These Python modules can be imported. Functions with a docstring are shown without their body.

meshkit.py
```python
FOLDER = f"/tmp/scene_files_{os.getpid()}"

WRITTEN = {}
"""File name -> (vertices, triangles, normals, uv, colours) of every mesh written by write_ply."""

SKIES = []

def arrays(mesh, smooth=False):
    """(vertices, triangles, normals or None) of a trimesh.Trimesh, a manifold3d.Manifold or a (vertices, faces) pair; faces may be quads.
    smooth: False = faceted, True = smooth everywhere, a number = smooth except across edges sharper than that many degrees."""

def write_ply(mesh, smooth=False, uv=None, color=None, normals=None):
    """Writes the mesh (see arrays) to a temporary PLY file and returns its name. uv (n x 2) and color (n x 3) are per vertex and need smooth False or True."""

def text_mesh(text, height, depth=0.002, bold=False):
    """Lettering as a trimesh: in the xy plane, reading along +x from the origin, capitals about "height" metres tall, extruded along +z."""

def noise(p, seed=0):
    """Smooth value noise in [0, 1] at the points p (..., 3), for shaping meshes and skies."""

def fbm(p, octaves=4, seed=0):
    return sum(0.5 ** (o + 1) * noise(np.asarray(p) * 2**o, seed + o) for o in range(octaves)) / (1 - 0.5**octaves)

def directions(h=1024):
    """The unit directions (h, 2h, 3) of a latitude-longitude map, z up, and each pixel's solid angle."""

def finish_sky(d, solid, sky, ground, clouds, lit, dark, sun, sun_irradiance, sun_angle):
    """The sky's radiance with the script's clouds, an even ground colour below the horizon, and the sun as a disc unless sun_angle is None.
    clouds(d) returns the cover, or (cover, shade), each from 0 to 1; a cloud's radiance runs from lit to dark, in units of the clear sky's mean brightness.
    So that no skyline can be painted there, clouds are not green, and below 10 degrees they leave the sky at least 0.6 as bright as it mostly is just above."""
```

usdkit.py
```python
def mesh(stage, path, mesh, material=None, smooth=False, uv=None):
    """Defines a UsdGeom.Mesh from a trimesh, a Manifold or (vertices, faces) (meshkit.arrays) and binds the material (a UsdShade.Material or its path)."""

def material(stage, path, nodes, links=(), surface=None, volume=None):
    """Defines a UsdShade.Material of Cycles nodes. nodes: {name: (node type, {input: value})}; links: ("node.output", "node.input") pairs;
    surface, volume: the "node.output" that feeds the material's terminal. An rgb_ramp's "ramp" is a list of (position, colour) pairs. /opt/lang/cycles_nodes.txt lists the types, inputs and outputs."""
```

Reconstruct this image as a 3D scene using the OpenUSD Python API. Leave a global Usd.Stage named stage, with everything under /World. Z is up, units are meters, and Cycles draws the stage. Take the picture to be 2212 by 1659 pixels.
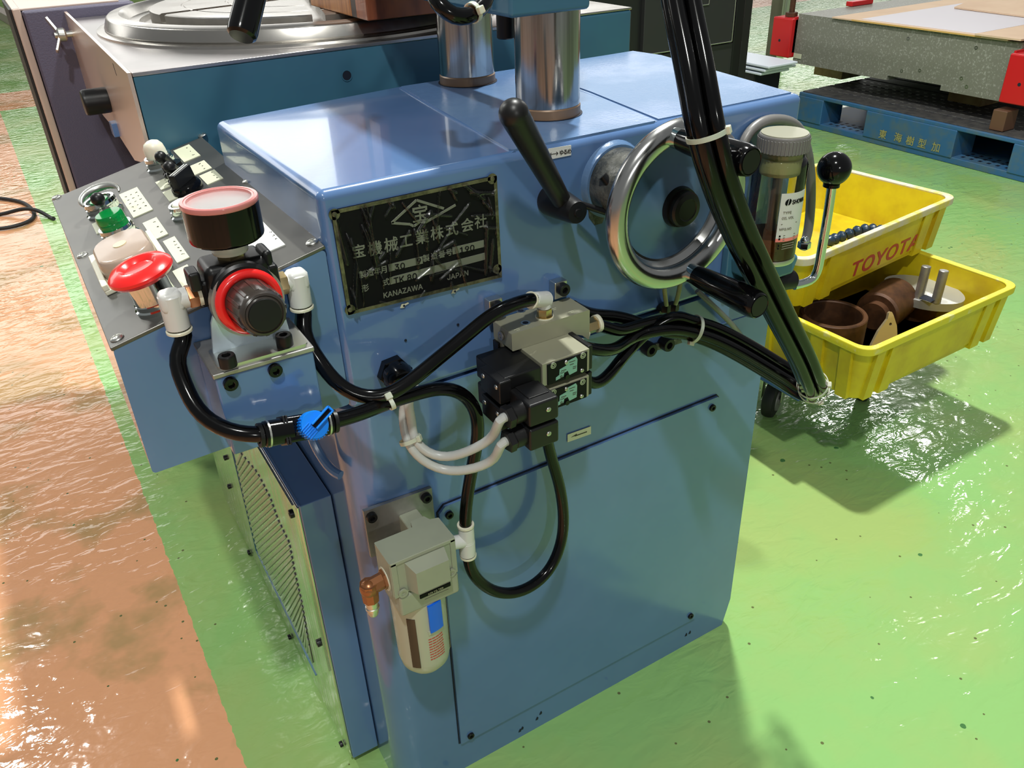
import math, random
import numpy as np
import trimesh
from scipy.interpolate import CubicSpline
from shapely.geometry import Polygon, box as sbox
from pxr import Usd, UsdGeom, UsdLux, UsdShade, Gf, Sdf
import usdkit, meshkit

random.seed(7)
stage = Usd.Stage.CreateInMemory()
UsdGeom.SetStageUpAxis(stage, 'Z')
UsdGeom.SetStageMetersPerUnit(stage, 1.0)
UsdGeom.Xform.Define(stage, '/World')
UsdGeom.Scope.Define(stage, '/World/Looks')

# ------------------------------------------------------------------ camera
F_PX, CX, CY, EYE_H = 1790.0, 1106.0, 829.5, 0.9625
RV = np.array([2.04823780, -0.590231853, 0.285917087])
_a = np.linalg.norm(RV); _k = RV / _a
_K = np.array([[0, -_k[2], _k[1]], [_k[2], 0, -_k[0]], [-_k[1], _k[0], 0]])
M = np.eye(3) + math.sin(_a) * _K + (1 - math.cos(_a)) * _K @ _K      # world -> (right, down, forward)
EYE = np.array([0, 0, EYE_H])
cam = UsdGeom.Camera.Define(stage, '/World/camera')
m4 = np.eye(4); m4[0, :3] = M[0]; m4[1, :3] = -M[1]; m4[2, :3] = -M[2]; m4[3, :3] = EYE
cam.AddTransformOp().Set(Gf.Matrix4d(*m4.ravel().tolist()))
cam.CreateHorizontalApertureAttr(36.0)
cam.CreateVerticalApertureAttr(27.0)
cam.CreateFocalLengthAttr(36.0 * F_PX / 2212.0)
cam.CreateClippingRangeAttr((0.02, 200.0))
cam.CreateExposureAttr(-0.18)

# ------------------------------------------------------------------ light: hall lamps and the hall's own brightness
def rect_lamp(name, loc, target, w, h, power, color=(0.99, 1.0, 0.95)):
    L = UsdLux.RectLight.Define(stage, '/World/' + name)
    z = np.array(loc, float) - np.array(target, float); z /= np.linalg.norm(z)
    x = np.cross([0, 1, 0.001], z); x /= np.linalg.norm(x); y = np.cross(z, x)
    mm = np.eye(4); mm[0, :3] = x; mm[1, :3] = y; mm[2, :3] = z; mm[3, :3] = loc
    L.AddTransformOp().Set(Gf.Matrix4d(*mm.ravel().tolist()))
    L.CreateWidthAttr(w); L.CreateHeightAttr(h); L.CreateIntensityAttr(power); L.CreateColorAttr(Gf.Vec3f(*color))
rect_lamp('lamp_over_crates', (1.10, 1.20, 3.0), (1.1, 1.2, 0), 0.09, 0.14, 2750)
rect_lamp('lamp_over_viewer', (-0.35, -0.55, 3.0), (-0.35, -0.55, 0), 0.08, 0.16, 1350)
rect_lamp('lamp_far_behind', (-0.6, -4.6, 2.6), (0.2, 0.6, 0.6), 0.30, 0.20, 260)
rect_lamp('lamp_far_left', (-1.15, 3.7, 3.0), (-1.15, 3.7, 0), 0.25, 0.7, 130)
rect_lamp('lamp_far_right', (5.1, 3.2, 3.0), (5.1, 3.2, 0), 0.3, 0.8, 75)
rect_lamp('added_glow_far_end', (7.0, 14.6, 4.4), (7.0, 0, 1.0), 36.0, 3.4, 2.6, (1.0, 0.99, 0.95))  # added light, no real window; brightens reflections on the machine top
dome = UsdLux.DomeLight.Define(stage, '/World/hall_glow')
dome.CreateIntensityAttr(0.08); dome.CreateColorAttr(Gf.Vec3f(0.97, 1.0, 1.0))

# ------------------------------------------------------------------ photo measurement -> point on a known plane of the place
def ray(px, py):
    return M.T @ np.array([(px - CX) / F_PX, (py - CY) / F_PX, 1.0])
def AY(px, py, y):
    d = ray(px, py); return EYE + d * ((y - EYE[1]) / d[1])
def AZ(px, py, z):
    d = ray(px, py); return EYE + d * ((z - EYE[2]) / d[2])
def AX(px, py, x):
    d = ray(px, py); return EYE + d * ((x - EYE[0]) / d[0])
def AP(px, py, p, n):
    d = ray(px, py); n = np.asarray(n, float); return EYE + d * (np.dot(np.asarray(p) - EYE, n) / np.dot(d, n))
def V(*a): return np.array(a, float)
def unit(v): v = np.asarray(v, float); return v / np.linalg.norm(v)

# ------------------------------------------------------------------ materials
LOOKS = {}
def pm(name, color, rough=0.45, metal=0.0, second=None, scale=20.0, lo=0.4, hi=0.65, bump=0.0, bscale=60.0, bdist=0.002, stretch=None,
       rough2=None, **kw):
    nodes = {'p': ('principled_bsdf', dict(base_color=color, roughness=rough, metallic=metal, **kw))}
    links = []
    if second is not None or bump or rough2 is not None:
        nodes['g'] = ('geometry', {}); nodes['m'] = ('mapping', {'scale': stretch or (1, 1, 1)})
        links.append(('g.position', 'm.vector'))
    if second is not None or rough2 is not None:
        nodes['n'] = ('noise_texture', {'scale': scale, 'detail': 4.0, 'roughness': 0.6}); links.append(('m.vector', 'n.vector'))
        nodes['r'] = ('map_range', {'from_min': lo, 'from_max': hi, 'to_min': 0.0, 'to_max': 1.0, 'clamp': True}); links.append(('n.fac', 'r.value'))
    if second is not None:
        nodes['x'] = ('mix_color', {'a': color, 'b': second}); links += [('r.result', 'x.fac'), ('x.result', 'p.base_color')]
    if rough2 is not None:
        nodes['y'] = ('mix_float', {'a': rough, 'b': rough2}); links += [('r.result', 'y.fac'), ('y.result', 'p.roughness')]
    if bump:
        nodes['bn'] = ('noise_texture', {'scale': bscale, 'detail': 3.0}); links.append(('m.vector', 'bn.vector'))
        nodes['b'] = ('bump', {'strength': bump, 'distance': bdist}); links += [('bn.fac', 'b.height'), ('b.normal', 'p.normal')]
    LOOKS[name] = usdkit.material(stage, '/World/Looks/' + name, nodes, links, surface='p.BSDF')
def srgb(r, g, b):
    f = lambda c: c / 12.92 if c <= 0.04045 else ((c + 0.055) / 1.055) ** 2.4
    return tuple(f(x / 255.0) for x in (r, g, b))

pm('blue_paint', srgb(86, 118, 164), 0.22, second=srgb(80, 112, 158), scale=6, bump=0.10, bscale=140, bdist=0.0006, coat_weight=0.7, coat_roughness=0.06)
pm('blue_wet_paint', srgb(86, 118, 162), 0.16, second=srgb(92, 122, 158), scale=5, bump=0.35, bscale=260, bdist=0.0006, rough2=0.34, lo=0.35, hi=0.6)
pm('teal_paint', srgb(58, 100, 124), 0.3, second=srgb(62, 110, 130), scale=5)
pm('panel_grey', srgb(105, 104, 100), 0.38, 0.75, second=srgb(92, 92, 90), scale=7)
pm('steel', (0.56, 0.55, 0.52), 0.26, 1.0, second=(0.48, 0.46, 0.43), scale=9, rough2=0.36)
pm('rim_chrome', (0.50, 0.50, 0.49), 0.20, 1.0)
pm('chrome', (0.66, 0.71, 0.69), 0.08, 1.0)
pm('column_chrome', (0.58, 0.58, 0.57), 0.16, 1.0, second=(0.20, 0.19, 0.18), scale=80, stretch=(1, 1, 0.02), lo=0.35, hi=0.7)  # dark upright streaks are reflections painted into the metal colour
pm('brown_ring', srgb(128, 102, 80), 0.4, 0.2)
pm('table_steel', (0.50, 0.48, 0.45), 0.22, 1.0, second=(0.38, 0.36, 0.33), scale=6, rough2=0.36)
pm('table_top', (0.40, 0.385, 0.38), 0.32, 1.0, second=(0.50, 0.46, 0.46), scale=9)
pm('stainless', (0.66, 0.67, 0.64), 0.12, 1.0, second=(0.58, 0.58, 0.55), scale=90, stretch=(1, 1, 0.04), rough2=0.24)
pm('stainless_dark', (0.36, 0.40, 0.38), 0.3, 1.0)
pm('pink_steel', srgb(205, 184, 172), 0.28, 0.35)
pm('black_plastic', srgb(20, 20, 21), 0.38, specular_ior_level=0.35, bump=0.06, bscale=500, bdist=0.0003)
pm('black_gloss', srgb(6, 6, 7), 0.12, specular_ior_level=0.35)
pm('hose_black', srgb(6, 6, 7), 0.14, specular_ior_level=0.32)
pm('black_steel', srgb(30, 30, 31), 0.34, 0.5)
pm('black_textured', srgb(84, 80, 100), 0.5, bump=0.5, bscale=420, bdist=0.0006)
pm('dark_cabinet', srgb(38, 38, 39), 0.42)
pm('darker_cabinet', srgb(22, 22, 23), 0.4)
pm('white_plastic', srgb(205, 205, 202), 0.32)
pm('ivory_plastic', srgb(215, 212, 190), 0.35)
pm('tie_nylon', srgb(190, 190, 172), 0.35, subsurface_weight=0.2, subsurface_scale=0.003)
pm('red_plastic', srgb(226, 32, 30), 0.25, coat_weight=0.4)
pm('red_paint', srgb(196, 26, 32), 0.35)
pm('blue_knob', srgb(0, 120, 225), 0.35)
pm('blue_latch', srgb(10, 98, 225), 0.35)
pm('grey_body', srgb(148, 153, 134), 0.42, second=srgb(140, 145, 128), scale=14)
pm('valve_grey', srgb(146, 145, 124), 0.45, 0.2)
pm('bowl_ivory', srgb(172, 175, 155), 0.35)
pm('brass', (0.62, 0.47, 0.24), 0.28, 1.0)
pm('pale_brass', (0.80, 0.66, 0.40), 0.4, 0.8)
pm('blue_paint_dark_reflection', srgb(74, 104, 130), 0.26, 0.2, second=srgb(64, 96, 124), scale=16, bump=0.12, bscale=200, bdist=0.0005)  # same blue paint as the machine, its darker reflection put into the colour
pm('copper_brown', srgb(150, 98, 62), 0.3, 0.6)
pm('zinc', (0.62, 0.62, 0.58), 0.32, 1.0)
pm('dirty_steel', (0.34, 0.33, 0.31), 0.4, 0.8, second=(0.48, 0.47, 0.45), scale=22)
pm('bracket_white', srgb(196, 212, 224), 0.3, 0.5)
pm('label_cream', srgb(198, 200, 174), 0.42)
pm('label_white', srgb(204, 206, 200), 0.4)
pm('label_pink', srgb(232, 130, 122), 0.4)
pm('print_dark', srgb(50, 48, 44), 0.5)
pm('print_grey', srgb(128, 126, 112), 0.5)
pm('print_red', srgb(176, 58, 48), 0.5)
pm('plate_black', srgb(10, 10, 14), 0.5, specular_ior_level=0.15)
pm('plate_print', srgb(118, 120, 112), 0.4, 0.4)
pm('plate_edge', srgb(126, 122, 98), 0.4, 0.7, second=srgb(74, 72, 58), scale=90)
pm('valve_label', srgb(116, 164, 148), 0.4)
pm('cable_grey', srgb(178, 180, 176), 0.35)
pm('cable_dim', srgb(160, 160, 158), 0.42)
pm('tube_pale', srgb(150, 160, 100), 0.35)
pm('tube_grey', srgb(120, 118, 116), 0.4, 0.2)
pm('crate_yellow', srgb(206, 186, 24), 0.42, second=srgb(188, 160, 24), scale=13, bump=0.1, bscale=60, bdist=0.0006)
pm('crate_rim', srgb(214, 198, 44), 0.45, second=srgb(212, 200, 120), scale=30, lo=0.56, hi=0.64)
pm('crate_dirty_rim', srgb(214, 196, 70), 0.5, second=srgb(206, 196, 172), scale=22, lo=0.38, hi=0.55)
pm('rust_steel', srgb(92, 60, 38), 0.5, 0.3, second=srgb(64, 42, 28), scale=30)
pm('flange_steel', (0.55, 0.55, 0.54), 0.38, 0.6)
pm('hose_navy', srgb(26, 48, 70), 0.3)
pm('paper_tan', srgb(182, 150, 104), 0.6)
pm('pallet_blue', srgb(48, 96, 138), 0.5, second=srgb(74, 100, 116), scale=16, lo=0.45, hi=0.65)
pm('pallet_top', srgb(72, 70, 68), 0.6, second=srgb(50, 50, 52), scale=30)
pm('pallet_print', srgb(150, 146, 92), 0.55)
pm('granite', srgb(120, 120, 109), 0.42, second=srgb(156, 156, 148), scale=150, lo=0.54, hi=0.66)
pm('cardboard', srgb(214, 186, 158), 0.75, second=srgb(206, 176, 148), scale=5)
pm('cardboard_edge', srgb(206, 166, 96), 0.75)
pm('paper_sheet', srgb(206, 200, 206), 0.5)
pm('wood_block', srgb(150, 132, 78), 0.6, second=srgb(120, 92, 52), scale=12)
pm('wood_brown', srgb(96, 66, 46), 0.6)
pm('wood_red', srgb(158, 88, 50), 0.42, second=srgb(112, 56, 32), scale=26, stretch=(1, 6, 0.4), coat_weight=0.2)
pm('wood_pale', srgb(190, 130, 78), 0.45, second=srgb(160, 100, 58), scale=26, stretch=(1, 6, 0.4))
pm('wood_dark', srgb(72, 60, 54), 0.5)
pm('grease', srgb(44, 46, 44), 0.4, second=srgb(96, 96, 90), scale=60, bump=0.6, bscale=160, bdist=0.002)  # grease; also colours the added shade mat in the lower crate
pm('rubber', srgb(26, 26, 26), 0.6)
pm('board_white', srgb(214, 222, 232), 0.4)
pm('wall_olive', srgb(104, 104, 82), 0.7, second=srgb(84, 80, 66), scale=3)
pm('seam_dark', srgb(14, 22, 40), 0.6)
pm('white_dome', srgb(216, 214, 196), 0.35, subsurface_weight=0.3, subsurface_scale=0.004)
pm('amber_dome', srgb(190, 168, 152), 0.22, transmission_weight=0.35)
pm('yellow_spot', srgb(222, 204, 160), 0.4)
pm('oil', srgb(150, 84, 20), 0.1, transmission_weight=0.7)
pm('green_lens', srgb(6, 150, 70), 0.14, transmission_weight=0.45)
pm('gauge_lens', srgb(222, 160, 156), 0.12, transmission_weight=0.3)
pm('gauge_rim_pink', srgb(206, 128, 124), 0.15, transmission_weight=0.2)
pm('gauge_dial', srgb(214, 196, 184), 0.5)
pm('smoke_knob', srgb(62, 56, 52), 0.2, transmission_weight=0.25)
pm('smoke_window', srgb(54, 52, 40), 0.18)
pm('cap_grey', srgb(112, 110, 108), 0.45)
pm('cap_top', srgb(150, 149, 130), 0.35)
pm('neck_olive', srgb(164, 160, 112), 0.25)
pm('navy_dolly', srgb(28, 62, 130), 0.4)
pm('beam_grey', srgb(150, 140, 128), 0.6)

def thin(name, tint, gloss_rough, ior, bump=None):
    nodes = {'t': ('transparent_bsdf', {'color': tint}), 'g': ('glossy_bsdf', {'color': (1, 1, 1), 'roughness': gloss_rough}),
             'f': ('fresnel', {'IOR': ior}), 'm': ('mix_closure', {})}
    links = [('f.fac', 'm.fac'), ('t.BSDF', 'm.closure1'), ('g.BSDF', 'm.closure2')]
    LOOKS[name] = usdkit.material(stage, '/World/Looks/' + name, nodes, links, surface='m.closure')
thin('bottle_clear', (0.80, 0.84, 0.78), 0.03, 1.45)
thin('film_clear', (0.96, 0.96, 0.96), 0.28, 1.5)

# floor: green and orange epoxy paint, worn and dented, with paint chips
FX = {
 'g': ('geometry', {}), 'sep': ('separate_xyz', {}),
 # x + 0.01 y < 0.02 -> aisle side
 'yk': ('math', {'math_type': 'multiply', 'value2': 0.0105}), 'xa': ('math', {'math_type': 'add'}),
 'wob': ('noise_texture', {'scale': 55.0, 'detail': 2.0}), 'wobk': ('math', {'math_type': 'multiply', 'value2': 0.008}), 'xb': ('math', {'math_type': 'add'}),
 'aisle': ('math', {'math_type': 'less_than', 'value2': 0.0285}),
 'ylo': ('math', {'math_type': 'less_than', 'value2': 5.80}),
 'yband': ('math', {'math_type': 'greater_than', 'value2': 5.28}),
 'band': ('math', {'math_type': 'multiply'}), 'am': ('math', {'math_type': 'maximum'}), 'or': ('math', {'math_type': 'multiply'}),
 'n1': ('noise_texture', {'scale': 2.2, 'detail': 5.0, 'roughness': 0.6}),
 'n1r': ('map_range', {'from_min': 0.42, 'from_max': 0.62, 'clamp': True}),
 'green': ('mix_color', {'a': srgb(138, 184, 110), 'b': srgb(154, 178, 106)}),
 'n2': ('noise_texture', {'scale': 3.4, 'detail': 5.0, 'roughness': 0.62}),
 'n2r': ('map_range', {'from_min': 0.50, 'from_max': 0.60, 'clamp': True}),
 'orange': ('mix_color', {'a': srgb(222, 162, 120), 'b': srgb(182, 146, 100)}),
 'base': ('mix_color', {}),
 # chips
 'vo': ('voronoi_texture', {'scale': 17.0, 'randomness': 1.0}), 'vn': ('noise_texture', {'scale': 45.0, 'detail': 2.0}),
 'vnk': ('math', {'math_type': 'multiply', 'value2': 0.22}), 'va': ('math', {'math_type': 'add'}),
 'vl': ('math', {'math_type': 'less_than', 'value2': 0.17}),
 'vc': ('separate_color', {}), 'vp': ('math', {'math_type': 'less_than', 'value2': 0.22}), 'vm': ('math', {'math_type': 'multiply'}),
 'chip': ('mix_color', {'b': srgb(70, 116, 66)}),
 'vo2': ('voronoi_texture', {'scale': 60.0, 'randomness': 1.0}), 'vl2': ('math', {'math_type': 'less_than', 'value2': 0.13}),
 'vc2': ('separate_color', {}), 'vp2': ('math', {'math_type': 'less_than', 'value2': 0.13}), 'vm2': ('math', {'math_type': 'multiply'}),
 'chip2': ('mix_color', {'b': srgb(96, 104, 62)}),
 # relief
 'b1': ('noise_texture', {'scale': 19.0, 'detail': 2.5, 'roughness': 0.5, 'distortion': 0.6}), 'bmap': ('mapping', {'scale': (1.0, 2.0, 1.0), 'rotation': (0, 0, 0.5)}),
 'b2': ('noise_texture', {'scale': 75.0, 'detail': 2.0}), 'b2k': ('math', {'math_type': 'multiply', 'value2': 0.12}), 'bs': ('math', {'math_type': 'add'}),
 'bump': ('bump', {'distance': 0.012}), 'bst': ('map_range', {'from_min': 0.36, 'from_max': 0.66, 'to_min': 0.16, 'to_max': 0.52, 'clamp': True}), 'n3': ('noise_texture', {'scale': 2.7, 'detail': 3.0}),
 'rr': ('map_range', {'from_min': 0.40, 'from_max': 0.64, 'to_min': 0.06, 'to_max': 0.22, 'clamp': True}),
 'p': ('principled_bsdf', {'roughness': 0.2, 'specular_ior_level': 0.5}),
}
FL = [('g.position', 'sep.vector'), ('sep.y', 'yk.value1'), ('sep.x', 'xa.value1'), ('yk.value', 'xa.value2'),
 ('g.position', 'wob.vector'), ('wob.fac', 'wobk.value1'), ('xa.value', 'xb.value1'), ('wobk.value', 'xb.value2'), ('xb.value', 'aisle.value1'),
 ('sep.y', 'ylo.value1'), ('sep.y', 'yband.value1'), ('ylo.value', 'band.value1'), ('yband.value', 'band.value2'),
 ('aisle.value', 'am.value1'), ('band.value', 'am.value2'), ('am.value', 'or.value1'), ('ylo.value', 'or.value2'),
 ('g.position', 'n1.vector'), ('n1.fac', 'n1r.value'), ('n1r.result', 'green.fac'),
 ('g.position', 'n2.vector'), ('n2.fac', 'n2r.value'), ('n2r.result', 'orange.fac'),
 ('or.value', 'base.fac'), ('green.result', 'base.a'), ('orange.result', 'base.b'),
 ('g.position', 'vo.vector'), ('g.position', 'vn.vector'), ('vn.fac', 'vnk.value1'), ('vo.distance', 'va.value1'), ('vnk.value', 'va.value2'), ('va.value', 'vl.value1'),
 ('vo.color', 'vc.color'), ('vc.r', 'vp.value1'), ('vl.value', 'vm.value1'), ('vp.value', 'vm.value2'), ('vm.value', 'chip.fac'), ('base.result', 'chip.a'),
 ('g.position', 'vo2.vector'), ('vo2.distance', 'vl2.value1'), ('vo2.color', 'vc2.color'), ('vc2.g', 'vp2.value1'), ('vl2.value', 'vm2.value1'), ('vp2.value', 'vm2.value2'),
 ('vm2.value', 'chip2.fac'), ('chip.result', 'chip2.a'), ('chip2.result', 'p.base_color'),
 ('g.position', 'bmap.vector'), ('bmap.vector', 'b1.vector'), ('g.position', 'b2.vector'), ('b2.fac', 'b2k.value1'), ('b1.fac', 'bs.value1'), ('b2k.value', 'bs.value2'),
 ('bs.value', 'bump.height'), ('g.position', 'n3.vector'), ('n3.fac', 'bst.value'), ('bst.result', 'bump.strength'), ('bump.normal', 'p.normal'), ('n1.fac', 'rr.value'), ('rr.result', 'p.roughness')]
LOOKS['floor_paint'] = usdkit.material(stage, '/World/Looks/floor_paint', FX, FL, surface='p.BSDF')

# ------------------------------------------------------------------ scene writing
USED = {}
class Thing:
    def __init__(self, path, loc): self.path, self.loc = path, np.asarray(loc, float)
def free(parent, name):
    k = (parent, name); n = USED.get(k, 0); USED[k] = n + 1
    return f'{parent}/{name}' if n == 0 else f'{parent}/{name}_{n:03d}'
def tag(prim, **kw):
    for k, v in kw.items():
        if v: prim.SetCustomDataByKey(k, v)
def thing(name, label, category, loc=(0, 0, 0), group=None, kind=None):
    p = free('/World', name); x = UsdGeom.Xform.Define(stage, p); x.AddTranslateOp().Set(Gf.Vec3d(*map(float, loc)))
    tag(x.GetPrim(), label=label, category=category, group=group, kind=kind)
    return Thing(p, loc)
def part(t, name, mesh, mat, label=None, smooth=35, kind=None, parent=None):
    """One mesh under thing t (or under one of its parts); mesh given in world coordinates."""
    if isinstance(mesh, (list,)): mesh = trimesh.util.concatenate(mesh)
    mesh = mesh.copy(); mesh.apply_translation(-t.loc)
    p = free(parent or t.path, name)
    g = usdkit.mesh(stage, p, mesh, LOOKS[mat], smooth=smooth)
    tag(g.GetPrim(), label=label, kind=kind)
    return p
def solo(name, mesh, mat, label, category, group=None, kind=None, smooth=35):
    if isinstance(mesh, (list,)): mesh = trimesh.util.concatenate(mesh)
    loc = np.array([mesh.bounds[:, 0].mean(), mesh.bounds[:, 1].mean(), mesh.bounds[0, 2]])
    mesh = mesh.copy(); mesh.apply_translation(-loc)
    p = free('/World', name); g = usdkit.mesh(stage, p, mesh, LOOKS[mat], smooth=smooth)
    g.AddTranslateOp().Set(Gf.Vec3d(*loc.tolist()))
    tag(g.GetPrim(), label=label, category=category, group=group, kind=kind)
    return p

# ------------------------------------------------------------------ shapes
def frame(axis, hint=(0, 0, 1)):
    z = unit(axis); h = np.asarray(hint, float)
    if abs(np.dot(z, unit(h))) > 0.97: h = V(0, 1, 0) if abs(z[1]) < 0.9 else V(1, 0, 0)
    x = unit(np.cross(h, z)); return x, np.cross(z, x), z
def hull(pts): return trimesh.convex.convex_hull(np.asarray(pts, float))
_oct = [V(math.cos(a) * math.cos(b), math.cos(a) * math.sin(b), math.sin(a)) for a in np.radians([0, 30, 60, 90]) for b in np.radians([0, 30, 60, 90])]
def rbox(x0, x1, y0, y1, z0, z1, r=0.002, fr=None, org=(0, 0, 0)):
    """Box with rounded edges; fr = (ux, uy, uz) and org set a local frame."""
    r = min(r, abs(x1 - x0) / 2.001, abs(y1 - y0) / 2.001, abs(z1 - z0) / 2.001)
    pts = []
    for sx, X in ((-1, min(x0, x1) + r), (1, max(x0, x1) - r)):
        for sy, Y in ((-1, min(y0, y1) + r), (1, max(y0, y1) - r)):
            for sz, Z in ((-1, min(z0, z1) + r), (1, max(z0, z1) - r)):
                pts += [V(X + sx * r * d[0], Y + sy * r * d[1], Z + sz * r * d[2]) for d in _oct]
    P = np.array(pts)
    if fr is not None: P = np.asarray(org) + P @ np.array(fr)
    return hull(np.unique(P.round(7), axis=0))
_ico = trimesh.creation.icosphere(2).vertices
def hullr(corners, r):
    return hull(np.vstack([np.asarray(c) + _ico * r for c in corners]))
def plate(quad, n, t, r=0.0):
    """A flat plate: polygon of 3-D points, thickness t along n from the points outwards."""
    q = np.array(quad); n = unit(n)
    return hull(np.vstack([q, q + n * t]))
def lathe(profile, p0, axis, n=40, hint=(0, 0, 1), phase=0.0):
    x, y, z = frame(axis, hint); p0 = np.asarray(p0, float)
    prof = [(max(r, 0.0), h) for r, h in profile]
    vs, rows = [], []
    for r, h in prof:
        if r < 1e-7: rows.append([len(vs)]); vs.append(p0 + z * h)
        else:
            rows.append(list(range(len(vs), len(vs) + n)))
            vs += [p0 + z * h + r * (math.cos(2 * math.pi * k / n + phase) * x + math.sin(2 * math.pi * k / n + phase) * y) for k in range(n)]
    fs = []
    for a, b in zip(rows, rows[1:]):
        for k in range(n):
            k2 = (k + 1) % n
            if len(a) == 1 and len(b) == 1: continue
            if len(a) == 1: fs.append((a[0], b[k2], b[k]))
            elif len(b) == 1: fs.append((a[k], a[k2], b[0]))
            else: fs += [(a[k], a[k2], b[k2]), (a[k], b[k2], b[k])]
    m = trimesh.Trimesh(np.array(vs), np.array(fs), process=False)
    if m.volume < 0: m.invert()
    return m
def cyl(p0, p1, r0, r1=None, n=28, bev=0.0):
    p0 = np.asarray(p0, float); p1 = np.asarray(p1, float); L = np.linalg.norm(p1 - p0); r1 = r0 if r1 is None else r1
    b = min(bev, L / 3, r0 / 2, r1 / 2)
    prof = [(0, 0), (r0 - b, 0), (r0, b), (r1, L - b), (r1 - b, L), (0, L)] if b else [(0, 0), (r0, 0), (r1, L), (0, L)]
    return lathe(prof, p0, p1 - p0, n)
def ring(p0, axis, r_in, r_out, h, n=40):
    return lathe([(r_in, 0), (r_out, 0), (r_out, h), (r_in, h), (r_in, 0)], p0, axis, n)
def torus(c, axis, R, r, n=56, k=14, sx=1.0):
    prof = [(R + r * math.cos(a), r * sx * math.sin(a)) for a in np.linspace(0, 2 * math.pi, k + 1)]
    return lathe(prof, c, axis, n)
def ball(c, r, sub=3):
    m = trimesh.creation.icosphere(sub, r); m.apply_translation(c); return m
def spline(pts, step=0.006):
    P = np.array(pts, float); d = np.r_[0, np.cumsum(np.sqrt(np.linalg.norm(np.diff(P, axis=0), axis=1)))]
    L = np.linalg.norm(np.diff(P, axis=0), axis=1).sum()
    return CubicSpline(d, P)(np.linspace(0, d[-1], max(6, int(L / step))))
def frames_along(P):
    T = np.gradient(P, axis=0); T /= np.linalg.norm(T, axis=1, keepdims=True)
    u = frame(T[0])[0]; U = [u]
    for k in range(1, len(P)):
        u = U[-1] - T[k] * np.dot(U[-1], T[k]); U.append(u / np.linalg.norm(u))
    U = np.array(U); return T, U, np.cross(T, U)
def sweep(P, r, n=14, caps=True):
    T, U, W = frames_along(P); rr = np.broadcast_to(np.asarray(r, float), (len(P),))
    a = np.linspace(0, 2 * math.pi, n, endpoint=False)
    vs = (P[:, None] + rr[:, None, None] * (np.cos(a)[None, :, None] * U[:, None] + np.sin(a)[None, :, None] * W[:, None])).reshape(-1, 3)
    fs = []
    for i in range(len(P) - 1):
        for k in range(n):
            k2 = (k + 1) % n; A, B, C, D = i * n + k, i * n + k2, (i + 1) * n + k2, (i + 1) * n + k
            fs += [(A, B, C), (A, C, D)]
    if caps:
        s, e = len(vs), len(vs) + 1; vs = np.vstack([vs, P[0], P[-1]]); o = (len(P) - 1) * n
        for k in range(n):
            k2 = (k + 1) % n; fs += [(s, k2, k), (e, o + k, o + k2)]
    m = trimesh.Trimesh(vs, np.array(fs), process=False)
    if m.volume < 0: m.invert()
    return m
def tube(pts, r, n=14, step=0.006): return sweep(spline(pts, step), r, n)
def bar(p0, p1, w, t, up, r=0.0008):
    """Flat bar from p0 to p1, width w across, thickness t along up."""
    p0 = np.asarray(p0, float); p1 = np.asarray(p1, float); x = unit(p1 - p0); z = unit(np.asarray(up, float) - x * np.dot(up, x)); y = np.cross(z, x)
    return rbox(0, np.linalg.norm(p1 - p0), -w / 2, w / 2, 0, t, r, (x, y, z), p0)
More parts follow.
